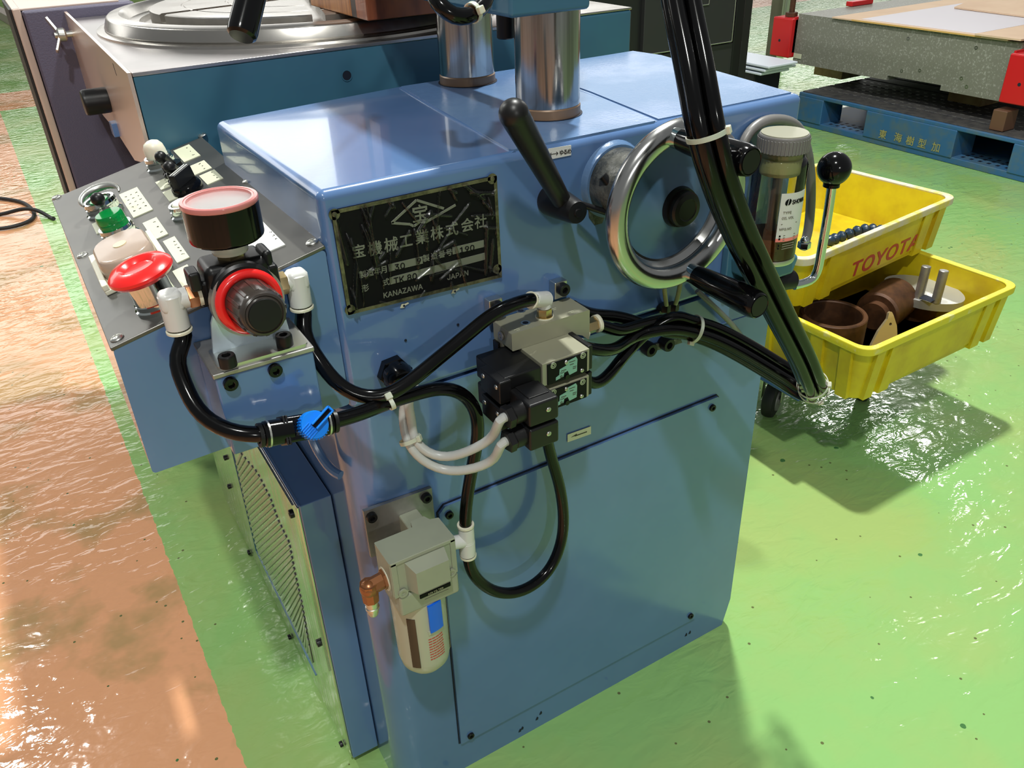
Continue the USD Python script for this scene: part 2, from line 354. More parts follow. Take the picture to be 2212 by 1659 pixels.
def prism(poly, org, ux, uy, depth):
    """Extrude a shapely polygon (or list of points) lying in (ux, uy) at org; depth along ux x uy."""
    poly = poly if hasattr(poly, 'geom_type') else Polygon(poly)
    poly = poly.buffer(0) if not poly.is_valid else poly
    m = trimesh.util.concatenate([trimesh.creation.extrude_polygon(g, abs(depth), engine='earcut') for g in getattr(poly, 'geoms', [poly])])
    ux, uy = unit(ux), unit(uy); uz = np.cross(ux, uy)
    v = m.vertices.copy()
    if depth < 0: v[:, 2] -= abs(depth)
    m = trimesh.Trimesh(np.asarray(org) + v[:, :1] * ux + v[:, 1:2] * uy + v[:, 2:] * uz, m.faces, process=False)
    if m.volume < 0: m.invert()
    return m
def rrect(x0, x1, y0, y1, r): return sbox(x0 + r, y0 + r, x1 - r, y1 - r).buffer(r, quad_segs=6)
def loft(loops, cap0=True, cap1=True):
    n = len(loops[0]); vs = np.vstack(loops); fs = []
    for i in range(len(loops) - 1):
        for k in range(n):
            k2 = (k + 1) % n; A, B, C, D = i * n + k, i * n + k2, (i + 1) * n + k2, (i + 1) * n + k
            fs += [(A, B, C), (A, C, D)]
    for flag, i, flip in ((cap0, 0, True), (cap1, len(loops) - 1, False)):
        if flag:
            c = len(vs); vs = np.vstack([vs, loops[i].mean(0)])
            for k in range(n):
                k2 = (k + 1) % n; f = (c, i * n + k, i * n + k2); fs.append(f[::-1] if flip else f)
    m = trimesh.Trimesh(vs, np.array(fs), process=False)
    if m.volume < 0: m.invert()
    return m
def socket_bolt(p, axis, r, h):
    """Hexagon socket cap screw head standing on p."""
    rh = r * 0.52
    a = lathe([(0, 0), (r, 0), (r, h * 0.82), (r * 0.9, h), (rh * 1.08, h)], p, axis, 22)
    b = lathe([(rh * 1.08, h), (rh, h * 0.97), (rh, h * 0.4), (0, h * 0.4)], p, axis, 6)
    b.invert() if False else None
    c = lathe([(rh * 1.08, h), (rh * 0.98, h * 0.99)], p, axis, 22)
    return trimesh.util.concatenate([a, b, c])
def cross_screw(p, axis, r, h):
    x, y, z = frame(axis); p = np.asarray(p, float)
    dome = lathe([(0, 0), (r, 0), (r * 0.98, h * 0.35), (r * 0.8, h * 0.75), (r * 0.4, h * 0.97), (0, h)], p, axis, 24)
    cut = trimesh.util.concatenate([])
    boxes = []
    for u, w in ((x, y), (y, x)):
        b = trimesh.creation.box([1, 1, 1]); v = b.vertices
        b = trimesh.Trimesh(p + z * h + v[:, :1] * u * r * 1.15 + v[:, 1:2] * w * r * 0.26 + v[:, 2:] * z * h * 1.1, b.faces, process=False)
        if b.volume < 0: b.invert()
        boxes.append(b)
    return trimesh.boolean.difference([dome] + boxes, engine='manifold')
def hexnut(p, axis, r, h, phase=0.2):
    return lathe([(0, 0), (r * 0.96, 0), (r, h * 0.06), (r, h * 0.9), (r * 0.94, h), (0, h)], p, axis, 6, phase=phase)
def text(s, height, org, ux, uy, depth=0.0005, width=None, bold=False):
    m = meshkit.text_mesh(s, height, 1.0, bold); v = m.vertices.copy(); v[:, 2] *= depth
    v[:, 0] -= v[:, 0].min()
    if width: v[:, 0] *= width / v[:, 0].max()
    ux, uy = unit(ux), unit(uy); uz = np.cross(ux, uy)
    return trimesh.Trimesh(np.asarray(org) + v[:, :1] * ux + v[:, 1:2] * uy + v[:, 2:] * uz, m.faces, process=False)
def glyph(ch, size, org, ux, uy, depth=0.0005):
    """A character from outline data, size = the em square's side, org = lower left."""
    ms = []
    for g in GLYPHS[ch].split('|'):
        rs = [[tuple(map(float, q.split(','))) for q in rr.split(' ')] for rr in g.split('/')]
        poly = Polygon(rs[0], rs[1:]).buffer(0)
        for q in getattr(poly, 'geoms', [poly]):
            if q.area > 2: ms.append(trimesh.creation.extrude_polygon(q, 1.0, engine='earcut'))
    m = trimesh.util.concatenate(ms); v = m.vertices.copy(); s = size / 64.0; ux, uy = unit(ux), unit(uy); uz = np.cross(ux, uy)
    return trimesh.Trimesh(np.asarray(org) + s * v[:, :1] * ux + s * (v[:, 1:2] + 8) * uy + depth * v[:, 2:] * uz, m.faces, process=False)
X, Y, Z = V(1, 0, 0), V(0, 1, 0), V(0, 0, 1)
FRONT = 0.600                                   # the machine's front face stands at y = 0.6
GLYPHS = {'宝': '3,1 28,2 28,13 11,13 11,19 28,19 28,27 10,27 9,31 5,31 4,32 4,46 5,47 29,47 27,54 33,55 37,47 58,47 60,46 60,32 55,31 54,27 35,27 35,21 37,19 53,19 53,13 46,13 46,11 54,5 53,1 61,1 61,-5 4,-5/11,35 52,34 53,39 12,40/36,13 35,2 37,1 47,1 47,3 38,10 39,13', '機': '3,7 1,14 3,16 8,33 8,36 2,36 2,42 9,42 9,54 10,55 15,55 15,44 16,42 22,42 27,53 31,53 32,49 28,42 28,41 30,41 31,45 36,45 36,54 42,54 42,42 45,43 49,53 54,52 51,43 53,43 54,47 59,46 59,43 56,38 58,37 61,30 61,25 57,23 57,21 61,21 61,15 58,15 56,9 51,4 51,2 55,0 57,1 58,7 63,4 61,-4 59,-6 57,-7 51,-6 45,-1 37,-6 33,-6 31,-2 41,3 42,7 40,15 32,15 31,13 33,13 39,7 39,5 36,2 32,6 28,6 26,0 22,-5 18,-6 15,-4 15,-7 10,-7 9,-6 9,14 7,14 5,7/53,31 54,33 52,33 52,31/46,15 47,10 49,10 51,15/48,21 44,25 44,21/43,31 45,31 47,33 47,36 43,36/31,22 38,21 38,23 33,23 33,25 31,25/34,39 33,35 37,34 36,39/15,33 18,27 20,27 25,35 15,36/21,22 25,21 25,23 21,23/20,18 15,19 15,0 16,-1 20,2 24,10 24,14 20,15', '械': '1,10 7,22 10,33 10,35 3,35 3,41 10,41 10,54 11,55 17,54 18,41 42,42 43,55 48,55 49,52 54,53 59,48 60,44 58,44 58,42 62,42 62,37 49,35 50,22 51,22 53,22 55,32 56,33 61,32 58,18 53,9 55,1 57,1 58,10 63,7 62,-1 59,-6 53,-6 48,1 41,-6 38,-6 35,-3 36,-1 35,0 35,18 32,18 31,8 28,0 25,-4 22,-4 20,-2 20,1 25,8 26,18 23,18 22,20 17,20 17,-6 16,-7 10,-6 10,12 8,12 5,5 3,6/54,45 49,48 49,42 54,42/41,4 43,4 43,6 46,8 45,18 41,18/40,36 41,34 41,24 44,24 43,36/32,36 32,24 35,24 35,36/17,35 23,24 26,24 27,36', '工': '2,-1 3,5 28,6 28,41 6,41 6,48 58,48 59,47 58,41 35,41 35,6 62,5 61,-2 3,-2', '業': '1,-1 3,1 12,3 20,8 3,9 3,15 28,16 27,17 10,17 9,18 9,23 28,24 27,26 6,26 6,32 19,33 17,37 4,37 3,38 3,43 12,43 9,50 9,53 15,54 21,43 23,43 23,55 29,55 30,43 35,43 35,55 41,55 42,43 45,43 50,54 56,53 56,50 53,43 61,43 61,37 47,37 46,33 58,32 59,27 58,26 35,25 36,23 55,23 55,17 36,17 35,16 61,15 61,9 44,8 44,7 52,3 63,0 59,-6 51,-4 36,5 35,-7 29,-7 27,4 20,1 19,-1 16,-1 6,-6/25,36 27,32 37,32 39,36 26,37', '株': '3,7 1,13 3,14 7,22 11,35 11,36 3,36 2,41 11,42 12,43 12,55 18,55 18,44 19,42 27,42 27,40 29,40 31,52 37,51 36,42 40,42 40,54 47,55 47,42 60,42 59,36 47,35 47,26 62,26 62,20 51,19 57,8 64,2 60,-3 58,-3 54,1 48,11 47,-7 40,-6 39,10 28,-3 25,-4 22,2 32,11 36,17 36,20 26,20 24,18 21,18 20,22 18,22 18,-7 12,-7 12,17 10,17 10,14 5,6/34,36 30,26 40,26 40,36/19,36 24,26 27,26 27,28 24,29 27,36', '式': '3,36 3,43 35,43 36,55 42,55 42,43 51,43 51,45 44,51 47,54 52,53 59,46 58,43 62,42 62,37 61,36 43,36 43,30 46,13 50,3 53,0 56,1 57,12 63,9 62,-1 60,-5 57,-7 51,-7 44,-1 38,16 36,36|3,-2 3,2 16,5 16,21 5,21 5,28 35,28 34,21 23,21 23,7 37,8 37,2 7,-5 5,-5', '会': '2,30 3,33 19,41 28,49 28,51 32,55 38,52 37,48 44,42 62,33 59,27 49,31 48,28 16,28 16,30 14,30 6,26/23,36 22,34 43,35 32,44|5,15 5,22 59,22 60,16 59,15 45,14 54,5 54,3 59,-2 59,-4 54,-7 49,-2 9,-5 7,1 10,2 21,15/30,15 22,3 28,3 29,4 42,4 43,7 38,11 41,15', '社': '23,1 24,3 41,3 41,28 27,28 27,35 41,35 41,55 47,55 47,35 60,35 61,34 61,28 47,28 47,3 62,3 62,-4 24,-4|2,14 1,19 5,21 18,35 18,37 3,37 2,38 2,43 14,43 14,46 9,52 15,55 15,53 21,47 21,43 24,44 27,42 27,39 20,28 26,22 28,17 26,14 23,14 20,19 18,19 18,-7 12,-7 12,18 10,18 5,13', '製': '2,4 2,7 10,8 19,11 19,12 3,13 3,19 17,20 17,31 12,31 11,30 11,22 6,22 6,36 16,36 16,38 2,38 3,45 7,49 9,55 14,54 14,50 17,51 17,55 23,55 23,50 34,50 34,45 24,45 23,43 36,43 37,38 24,38 23,37 35,36 35,23 37,19 45,19 43,26 52,26 52,54 58,54 58,23 54,20 61,19 62,14 58,13 57,9 49,4 54,1 62,0 62,-3 59,-6 47,-3 40,3 38,3 36,2 36,-2 14,-7 13,-1 15,0 15,3 5,1/40,13 39,11 43,8 49,12/32,11 22,7 22,1 36,5 36,7/23,27 29,27 29,31 23,31/23,20 28,19 28,22 25,22 25,25 23,25/10,44 16,43 17,44 11,45|40,52 46,51 46,29 45,28 40,28', '造': '2,-2 4,2 10,6 10,24 2,24 2,30 17,30 17,5 23,2 28,1 63,2 61,-5 26,-5 18,-2 17,0 13,0 7,-6 5,-6|19,39 23,43 27,54 33,53 32,47 36,47 37,55 43,55 44,47 59,47 59,41 44,41 44,34 62,34 62,29 61,28 19,28 19,34 20,35/29,41 25,34 37,34 37,41|24,25 56,25 57,24 57,5 56,4 24,4/30,11 50,10 50,19 30,19|4,48 6,52 10,52 18,44 19,41 16,38 13,38', '年': '2,31 12,43 17,55 23,54 22,47 59,47 58,40 39,40 39,33 56,33 58,32 58,27 57,26 39,26 39,16 61,15 62,8 39,8 39,-6 32,-7 32,8 2,8 3,15 13,15 13,32 11,32 9,28 6,28/17,40 14,33 32,33 32,40/19,16 32,15 32,26 19,26', '月': '1,-4 1,-2 7,4 11,14 12,51 13,52 53,52 54,51 54,1 53,-4 47,-7 35,-7 34,-6 33,0 46,0 45,13 17,13 14,2 10,-4 7,-7 4,-7/19,21 46,20 46,29 19,29/20,45 19,36 46,36 46,45', '番': '1,18 2,20 13,24 20,30 3,31 3,37 15,37 12,44 7,45 7,50 33,51 49,54 52,54 55,51 55,48 50,48 50,46 52,46 52,43 49,40 49,37 61,37 61,31 44,30 45,28 63,20 60,15 54,16 54,-6 53,-7 48,-7 46,-5 19,-5 17,-7 11,-7 11,16 4,14 4,16/35,2 47,1 47,5 35,5/35,11 47,10 47,14 35,14/37,46 35,44 35,37 40,37 42,39 44,46/35,21 44,20 44,21 43,23 36,27/18,2 29,1 29,5 18,5/18,11 28,10 29,14 18,14/19,21 19,20 28,20 28,27 26,27/21,43 23,37 28,37 28,45 22,45', '号': '3,23 3,29 60,29 61,28 61,23 25,23 22,20 23,17 53,17 53,11 50,-1 45,-6 29,-6 29,-3 27,-1 27,0 42,0 44,3 45,11 12,11 15,23|11,52 53,52 53,33 11,33/18,40 46,39 46,46 18,46', '形': '2,-4 2,-1 7,5 10,19 10,23 2,23 2,29 10,30 10,45 3,45 3,51 37,51 38,45 32,45 32,30 38,29 39,24 32,23 32,-1 41,2 43,5 48,7 53,12 56,18 62,17 63,15 62,13 51,1 49,1 44,-4 37,-7 33,-3 31,-7 25,-7 25,23 16,23 15,8 11,-2 7,-7 5,-7/23,29 25,31 25,44 24,45 17,45 17,29|38,22 46,26 50,31 53,32 55,36 61,34 61,32 56,26 54,26 43,16 40,16 37,19|36,38 37,41 44,44 52,51 53,54 59,52 59,49 44,36 39,35', 'ゆ': '7,21 9,46 10,47 17,46 14,32 14,30 16,30 21,37 30,42 33,42 32,52 38,52 40,43 48,42 53,39 56,36 59,29 59,20 55,11 47,6 37,5 28,-6 23,-4 22,-1 27,2 29,8 27,8 21,14 20,19 24,22 30,14 33,14 34,19 34,36 26,33 19,26 15,17 16,6 11,5 9,6 8,20/40,13 42,12 48,14 52,20 52,29 45,36 41,36', 'る': '6,15 12,22 14,22 19,28 21,28 33,40 35,40 35,42 15,41 14,48 46,49 49,46 49,44 40,36 38,36 34,31 45,29 49,27 55,20 56,11 55,7 50,0 41,-4 26,-4 20,-1 18,2 19,11 25,15 35,14 41,9 42,5 45,5 48,9 49,15 48,18 42,23 31,24 26,23 19,19 12,11 10,11/26,4 28,2 36,2 35,6 32,9 26,9 25,7', 'め': '5,7 5,19 7,25 14,34 10,45 17,48 19,39 23,38 25,40 35,41 36,44 36,50 43,51 44,48 42,41 50,38 55,33 59,24 59,14 55,5 50,0 41,-4 35,-5 31,0 32,2 37,2 46,6 51,12 52,22 51,26 48,31 42,34 40,34 36,21 32,15 32,12 35,10 35,8 31,4 26,7 22,2 18,0 12,0 8,2/23,32 26,21 28,21 33,35 27,34/11,15 13,7 16,7 22,11 22,16 17,25 14,24 12,20', '東': '2,-2 3,1 15,6 21,12 9,13 9,39 28,40 27,42 4,42 3,43 4,49 28,49 29,55 35,55 35,49 60,49 61,48 61,42 35,41 36,39 56,39 56,13 43,12 49,6 62,0 59,-6 49,-2 36,8 35,-7 28,-6 27,8 18,0 7,-6 5,-6/35,20 49,19 49,23 35,23/35,30 49,29 49,33 35,33/15,30 28,29 28,33 15,33/28,22 15,23 15,19 28,19', '海': '4,0 9,9 12,19 15,20 17,19 17,23 23,23 24,24 25,32 21,30 17,33 17,35 21,39 28,55 34,53 33,47 61,47 61,41 30,41 28,40 28,37 58,37 58,23 63,23 63,18 57,17 57,9 61,9 61,3 56,3 53,-5 51,-6 40,-6 39,-5 38,0 48,0 49,1 49,3 21,3 22,17 18,17 10,-5 5,-4/41,17 45,12 45,9 50,9 51,17/42,31 47,23 51,23 51,31/31,24 39,23 40,24 35,29 35,31 32,31/29,17 29,9 38,10 32,17|5,49 7,53 10,54 19,49 21,45 18,42 16,42|2,30 3,34 7,35 17,29 17,27 14,23 12,23 10,26', '樹': '1,10 9,32 9,35 2,35 2,40 10,41 10,55 16,55 17,41 20,41 20,48 29,48 29,55 35,55 35,48 45,47 44,42 35,42 36,39 52,40 52,54 53,55 59,54 59,40 62,40 62,34 59,34 59,-1 56,-6 46,-7 44,-2 27,-5 19,-5 18,0 25,1 25,5 22,17 18,16 17,18 16,-7 10,-7 10,13 8,13 5,6 3,6/16,33 21,24 22,31 42,31 43,29 48,30 50,22 52,22 52,34 21,33 21,35 18,35/42,11 40,4 45,4 47,-1 52,-1 52,12 46,11 46,17 44,25 43,25/29,25 28,20 36,20 36,25/30,14 30,7 31,4 33,4 35,14/22,42 22,39 29,39 29,42', '型': '2,-4 2,2 29,3 29,8 9,8 9,14 29,14 29,19 24,19 24,33 18,33 17,32 15,24 8,17 6,17 3,20 3,23 5,23 9,27 10,31 10,33 3,33 3,38 11,40 11,46 6,46 5,51 6,52 36,52 36,46 30,46 30,40 37,39 38,33 31,33 30,32 30,22 36,22 36,14 55,14 55,8 36,8 36,2 62,2 62,-4/18,40 24,39 24,46 18,46|44,18 43,24 51,24 52,25 52,54 57,55 58,54 58,21 54,18|40,51 46,51 46,28 45,27 40,28', '加': '36,-6 36,47 59,47 59,-5 53,-5 53,-1 43,-1 42,-6/42,7 53,6 53,40 42,40|1,-4 1,-1 4,1 7,7 11,26 11,36 3,36 2,42 11,43 11,53 18,54 18,43 32,43 31,1 30,-2 24,-6 17,-6 15,-4 14,1 23,1 25,8 26,36 18,36 17,29 17,19 12,1 6,-7'}
# ================================================================== THE SETTING
fl = trimesh.Trimesh([(-9, -4, 0), (14, -4, 0), (14, 16, 0), (-9, 16, 0)], [(0, 1, 2), (0, 2, 3)], process=False)
solo('floor', fl, 'floor_paint', 'glossy green shop floor with an orange painted aisle and chipped paint', 'floor', kind='structure', smooth=False)
wb = rbox(-9, 14, 15.0, 15.2, 0, 3.4, 0.01)
solo('wall_back', wb, 'wall_olive', 'dim olive grey workshop wall at the far end', 'wall', kind='structure')

# ================================================================== MACHINE BODY
t = thing('machine_pedestal', 'glossy blue cast machine pedestal with a screwed cover on its front', 'machine', (0.44, 0.76, 0))
arc = [(0.203 - 0.032 * math.sin(a), 0.632 - 0.032 * math.cos(a)) for a in np.linspace(0, math.pi / 2, 9)]
low = [(x, y) for x, y in arc] + [(0.697, 0.600), (0.7025, 0.6055), (0.736, 0.905), (0.174, 0.905)]
P = [(x, y + 0.0004, 0.5655) for x, y in low] + [(x, y, 0.0) for x, y in arc] + [(0.690, 0.600, 0.0), (0.7005, 0.600, 0.048), (0.7025, 0.6055, 0.048), (0.70, 0.62, 0.0), (0.733, 0.905, 0.0), (0.174, 0.905, 0.0)]
up = hullr([(x, y, z) for x, y in ((0.1890, 0.6075), (0.6950, 0.6075), (0.7290, 0.86), (0.7205, 0.9065), (0.390, 0.9065), (0.1830, 0.8770)) for z in (0.575, 0.7575)], 0.0075)
part(t, 'casting', trimesh.boolean.union([hull(P), up], engine='manifold'), 'blue_paint', smooth=38)
seat = Polygon([(0.360, 0.609), (0.510, 0.609), (0.530, 0.742), (0.545, 0.898), (0.392, 0.898)]).buffer(0.004)
part(t, 'column_seat', prism(seat, (0, 0, 0.7635), X, Y, 0.0030), 'blue_wet_paint', smooth=False)
part(t, 'right_top_plate', prism(Polygon([(0.519, 0.609), (0.693, 0.609), (0.727, 0.855), (0.719, 0.902), (0.552, 0.898), (0.538, 0.742)]), (0, 0, 0.7637), X, Y, 0.0026), 'blue_wet_paint', smooth=False)
part(t, 'cast_bead', tube([(0.3580, 0.604, 0.7632), (0.3700, 0.74, 0.7645), (0.3880, 0.90, 0.7640)], 0.0022, 8, 0.02), 'blue_paint')
part(t, 'cast_bead', tube([(0.5135, 0.606, 0.7632), (0.5300, 0.742, 0.7645), (0.5450, 0.90, 0.7640)], 0.0022, 8, 0.02), 'blue_paint')
part(t, 'hand_wheel_boss', [lathe([(0, 0), (0.037, 0), (0.035, 0.003), (0.0345, 0.005), (0.033, 0.0065), (0, 0.0065)], (0.461, 0.601, 0.722), -Y, 48)], 'blue_wet_paint')
part(t, 'greasy_collar', lathe([(0, 0), (0.031, 0), (0.032, 0.020), (0.030, 0.038), (0.020, 0.042), (0.016, 0.053), (0, 0.053)], (0.461, 0.594, 0.722), -Y, 40), 'grease', label='greasy black steel collar')
# small lip that divides the front above the access cover, right end
part(t, 'seam_strip', [bar((0.50, 0.6003, 0.5285), (0.700, 0.6003, 0.5225), 0.0016, 0.0012, -Y)], 'blue_wet_paint')
# rib beside the electric cabinet
part(t, 'corner_rib', tube([(0.172, 0.700, 0.53), AY(678, 955, 0.648), AY(694, 985, 0.640), AY(712, 1010, 0.626), AY(736, 1027, 0.612)], 0.0045, 10), 'blue_paint')
# access cover
cov = Polygon([(0.2505, 0.0545), (0.628, 0.0535), (0.6275, 0.425), (0.6245, 0.4285), (0.260, 0.4276), (0.2527, 0.4205)])
cp = part(t, 'access_cover', prism(cov, (0, 0.5995, 0), X, Z, 0.0034), 'blue_paint', smooth=False)
part(t, 'cover_joint', prism(cov.buffer(0.0016, join_style=2), (0, 0.6002, 0), X, Z, 0.0010), 'seam_dark', label='dark joint around the cover', smooth=False)
for x, z in ((0.2632, 0.4159), (0.2640, 0.0627), (0.6161, 0.4165), (0.6183, 0.0646)):
    part(t, 'cover_screw', socket_bolt((x, 0.5962, z), -Y, 0.0044, 0.0030), 'black_steel', parent=cp)
# hand written sticker and arrow sticker
q = [AY(*p, 0.5996) for p in ((1184, 321), (1233, 313), (1233, 335), (1184, 345))]
sp = part(t, 'lever_sticker', plate([*q], -Y, 0.0006), 'label_white', smooth=False, label='white sticker with arrow and three handwritten characters')
ux = unit(q[1] - q[0]); uy = unit(np.cross(-Y, ux)); o = q[3] + uy * 0.0022 - Y * 0.0007
wS = np.linalg.norm(q[1] - q[0])
ar = [bar(o + ux * 0.0006 * 2 + uy * 0.0022, o + ux * wS * 0.40 + uy * 0.0022, 0.0006, 0.0002, -Y, 0.0001)]
for xx, s in ((0.0010, 1), (wS * 0.41, -1)):
    for k in (-1, 1): ar.append(bar(o + ux * xx + uy * 0.0022, o + ux * (xx + s * 0.0018) + uy * (0.0022 + k * 0.0014), 0.0006, 0.0002, -Y, 0.0001))
for k, ch in enumerate('ゆるめ'): ar.append(glyph(ch, 0.0048, o + ux * (wS * 0.46 + k * wS * 0.175), ux, uy, 0.0002))
gp = np.array([(1272, 470), (1268, 430), (1280, 388), (1296, 372), (1308, 400), (1312, 450), (1300, 482), (1284, 486)])
part(t, 'grease_smear', prism([AY(x, y, 0.6)[[0, 2]] for x, y in gp], (0, 0.6, 0), X, Z, 0.0006), 'grease', smooth=False, label='smear of grey grease left of the hand wheel')
part(t, 'sticker_writing', ar, 'print_dark', smooth=False, parent=sp)
q = [AY(*p, 0.5994) for p in ((1225.5, 938.5), (1276, 920.5), (1276, 937), (1225.5, 955))]
sp = part(t, 'arrow_sticker', plate(q, -Y, 0.0006), 'label_cream', smooth=False, label='pale sticker with a black arrow pointing left')
ux = unit(q[1] - q[0]); uy = unit(np.cross(-Y, ux)); c = sum(q) / 4 - Y * 0.0007; w = np.linalg.norm(q[1] - q[0])
part(t, 'arrow', [bar(c - ux * w * 0.2, c + ux * w * 0.32, 0.0012, 0.0002, -Y, 0.0001), prism([(-0.36 * w, 0), (-0.12 * w, 0.0002), (-0.12 * w, 0.0022)], c, ux, uy, 0.0002)], 'print_dark', smooth=False, parent=sp)
for p in ((873, 659), (983, 628)):
    c = AY(*p, 0.5995); k = part(t, 'paper_scrap', prism([(-0.0040, -0.0016), (-0.0005, -0.0022), (0.0012, -0.0004), (0.0044, 0.0006), (0.0036, 0.0020), (0.0006, 0.0012), (-0.0022, 0.0018)], c, X, Z, 0.0005), 'label_cream', smooth=False, label='torn scrap of pale paper')
    part(t, 'screw_hole', cyl(c + V(-0.0004, -0.0006, -0.0003), c + V(-0.0004, -0.0009, -0.0003), 0.0010, n=12), 'seam_dark', parent=k)
for p in ((876, 735), (989, 701), (1160, 330), (1190, 347)):
    c = AY(*p, 0.5998); part(t, 'screw_hole', cyl(c, c - Y * 0.0006, 0.0012, n=12), 'seam_dark')
for p in ((1123, 1578), (1128, 1573), (1160, 1552), (1168, 1540), (1482, 1371), (1490, 1366)):
    c = AY(*p, 0.5999); part(t, 'paint_chip', prism([(-0.0022, -0.0022), (0.0014, -0.0026), (0.0020, 0.0008), (0.0006, 0.0034), (-0.0012, 0.0010)], c, X, Z, 0.0004), 'seam_dark', smooth=False, label='dark chip in the paint')

# ================================================================== ELECTRIC CABINET BELOW THE CONTROL BOX
WX = 0.1355                                      # its left wall
t = thing('electrical_cabinet', 'low blue sheet metal cabinet with a slotted bare steel side left of the pedestal', 'cabinet', (0.16, 0.9, 0))
part(t, 'cabinet_body', [rbox(WX + 0.001, 0.1706, 0.6802, 1.30, 0.012, 0.4255, 0.0012)], 'blue_paint')
part(t, 'top_lip', [bar((WX + 0.0008, 0.681, 0.4250), (WX + 0.0008, 1.30, 0.4250), 0.003, 0.0016, Z)], 'blue_paint')
part(t, 'plinth', rbox(WX + 0.006, 0.168, 0.690, 1.29, 0.0, 0.013, 0.001), 'black_steel')
sw = part(t, 'side_panel', rbox(WX - 0.0014, WX + 0.001, 0.6832, 1.30, 0.012, 0.4225, 0.0006), 'stainless', label='bare brushed steel side panel', smooth=False)
e = [AX(x, y, WX - 0.0014) for x, y in ((505, 975), (530, 1085), (557, 1188), (620, 1318), (687, 1457))]
e0 = AX(500, 950, WX - 0.0014)
cvq = [e0[[1, 2]], e[2][[1, 2]], e[4][[1, 2]], V(0.692, AX(712, 1440, WX)[2]), V(0.692, 0.421), V(e0[1], 0.421)]
sl = part(t, 'slotted_plate', prism(Polygon([(-a, b) for a, b in cvq]), (WX - 0.0014, 0, 0), -Y, Z, 0.0022), 'stainless', smooth=False, label='raised brushed steel plate with a fan of slots')
edge = [bar(np.r_[WX - 0.0026, cvq[0]], np.r_[WX - 0.0026, cvq[1]], 0.0020, 0.0024, -X), bar(np.r_[WX - 0.0026, cvq[1]], np.r_[WX - 0.0026, cvq[2]], 0.0020, 0.0024, -X)]
part(t, 'plate_edge', edge, 'teal_paint', label='dark folded edge of the slotted plate', parent=sl)
Lp = [(512, 1003), (530, 1085), (548, 1160), (561, 1200), (590, 1257), (620, 1316), (650, 1378), (676, 1430)]
Rp = [(522, 980), (556, 1020), (584, 1075), (600, 1120), (625, 1172), (637, 1235), (652, 1300), (668, 1392)]
def along(pl, n):
    A = np.array(pl, float); d = np.r_[0, np.cumsum(np.linalg.norm(np.diff(A, axis=0), axis=1))]; q = np.linspace(0, d[-1], n)
    return np.stack([np.interp(q, d, A[:, 0]), np.interp(q, d, A[:, 1])], 1)
for a, b in zip(along(Lp, 38), along(Rp, 38)):
    a3, b3 = AX(*a, WX - 0.0037), AX(*b, WX - 0.0037)
    part(t, 'slot_rib', bar(a3, b3, 0.0040, 0.0016, -X, 0.0007), 'stainless_dark', parent=sl)
for p in ((489, 988), (497, 1050), (540, 1192), (628, 1375), (740, 1606)):
    c = AX(*p, WX - 0.0014); part(t, 'panel_screw', socket_bolt(c, -X, 0.0042, 0.0042), 'black_steel')
for p in ((634, 1108), (692, 1387)):
    c = AX(*p, WX - 0.0040); part(t, 'panel_screw', socket_bolt(c, -X, 0.0048, 0.0045), 'black_steel')

# ================================================================== CONTROL BOX
t = thing('control_box', 'blue control box with sloping dark steel switch panel at the machine corner', 'control box', (0.10, 0.8, 0.571))
sec = Polygon([(0.0150, 0.571), (0.1812, 0.5765), (0.1812, 0.7205), (0.0150, 0.6822)]).buffer(-0.003).buffer(0.003, quad_segs=4)
body = prism(sec, (0, 1.0, 0), X, Z, 0.4002)
part(t, 'box_body', body, 'blue_paint', smooth=25)
pan0 = V(0.0134, FRONT, 0.6848); ps = unit(V(0.1676, 0, 0.0388)); pn = unit(np.cross(ps, Y))
def PAN(px, py, up=0.0): return AP(px, py, pan0 + pn * up, pn)
pl = part(t, 'switch_panel', rbox(0, 0.1724, -0.0006, 0.401, -0.0032, 0.0, 0.0008, (ps, Y, pn), pan0), 'panel_grey', label='dark grey steel switch panel', smooth=False)
for p in ((122, 427), (437, 293), (178, 552), (535, 391), (253, 731), (674, 524)):
    part(t, 'panel_screw', cross_screw(PAN(*p), pn, 0.0052, 0.0022), 'zinc')
LBL = [[(389, 323), (407.6, 312), (433, 336), (386, 358)], [(399.5, 365), (442.6, 347), (458, 365), (409, 384)], [(433.5, 380), (465, 367), (481, 386), (446, 402)],
       [(335, 395.5), (359, 386), (377, 397), (351, 413)], [(351.5, 417), (377, 407), (393, 423), (367, 437.5)], [(263, 420), (297, 405), (330, 453), (284, 475)],
       [(198, 486), (216, 478), (227, 497), (211.5, 508)], [(303, 486), (340, 470), (362, 506), (339, 519)], [(353.6, 521.7), (379.6, 512), (409, 557.5), (382, 570.5)],
       [(371, 587), (409, 573), (434, 619), (397, 622)], [(566, 477.5), (617, 530), (544, 561), (500, 545)]]
rnd = random.Random(3)
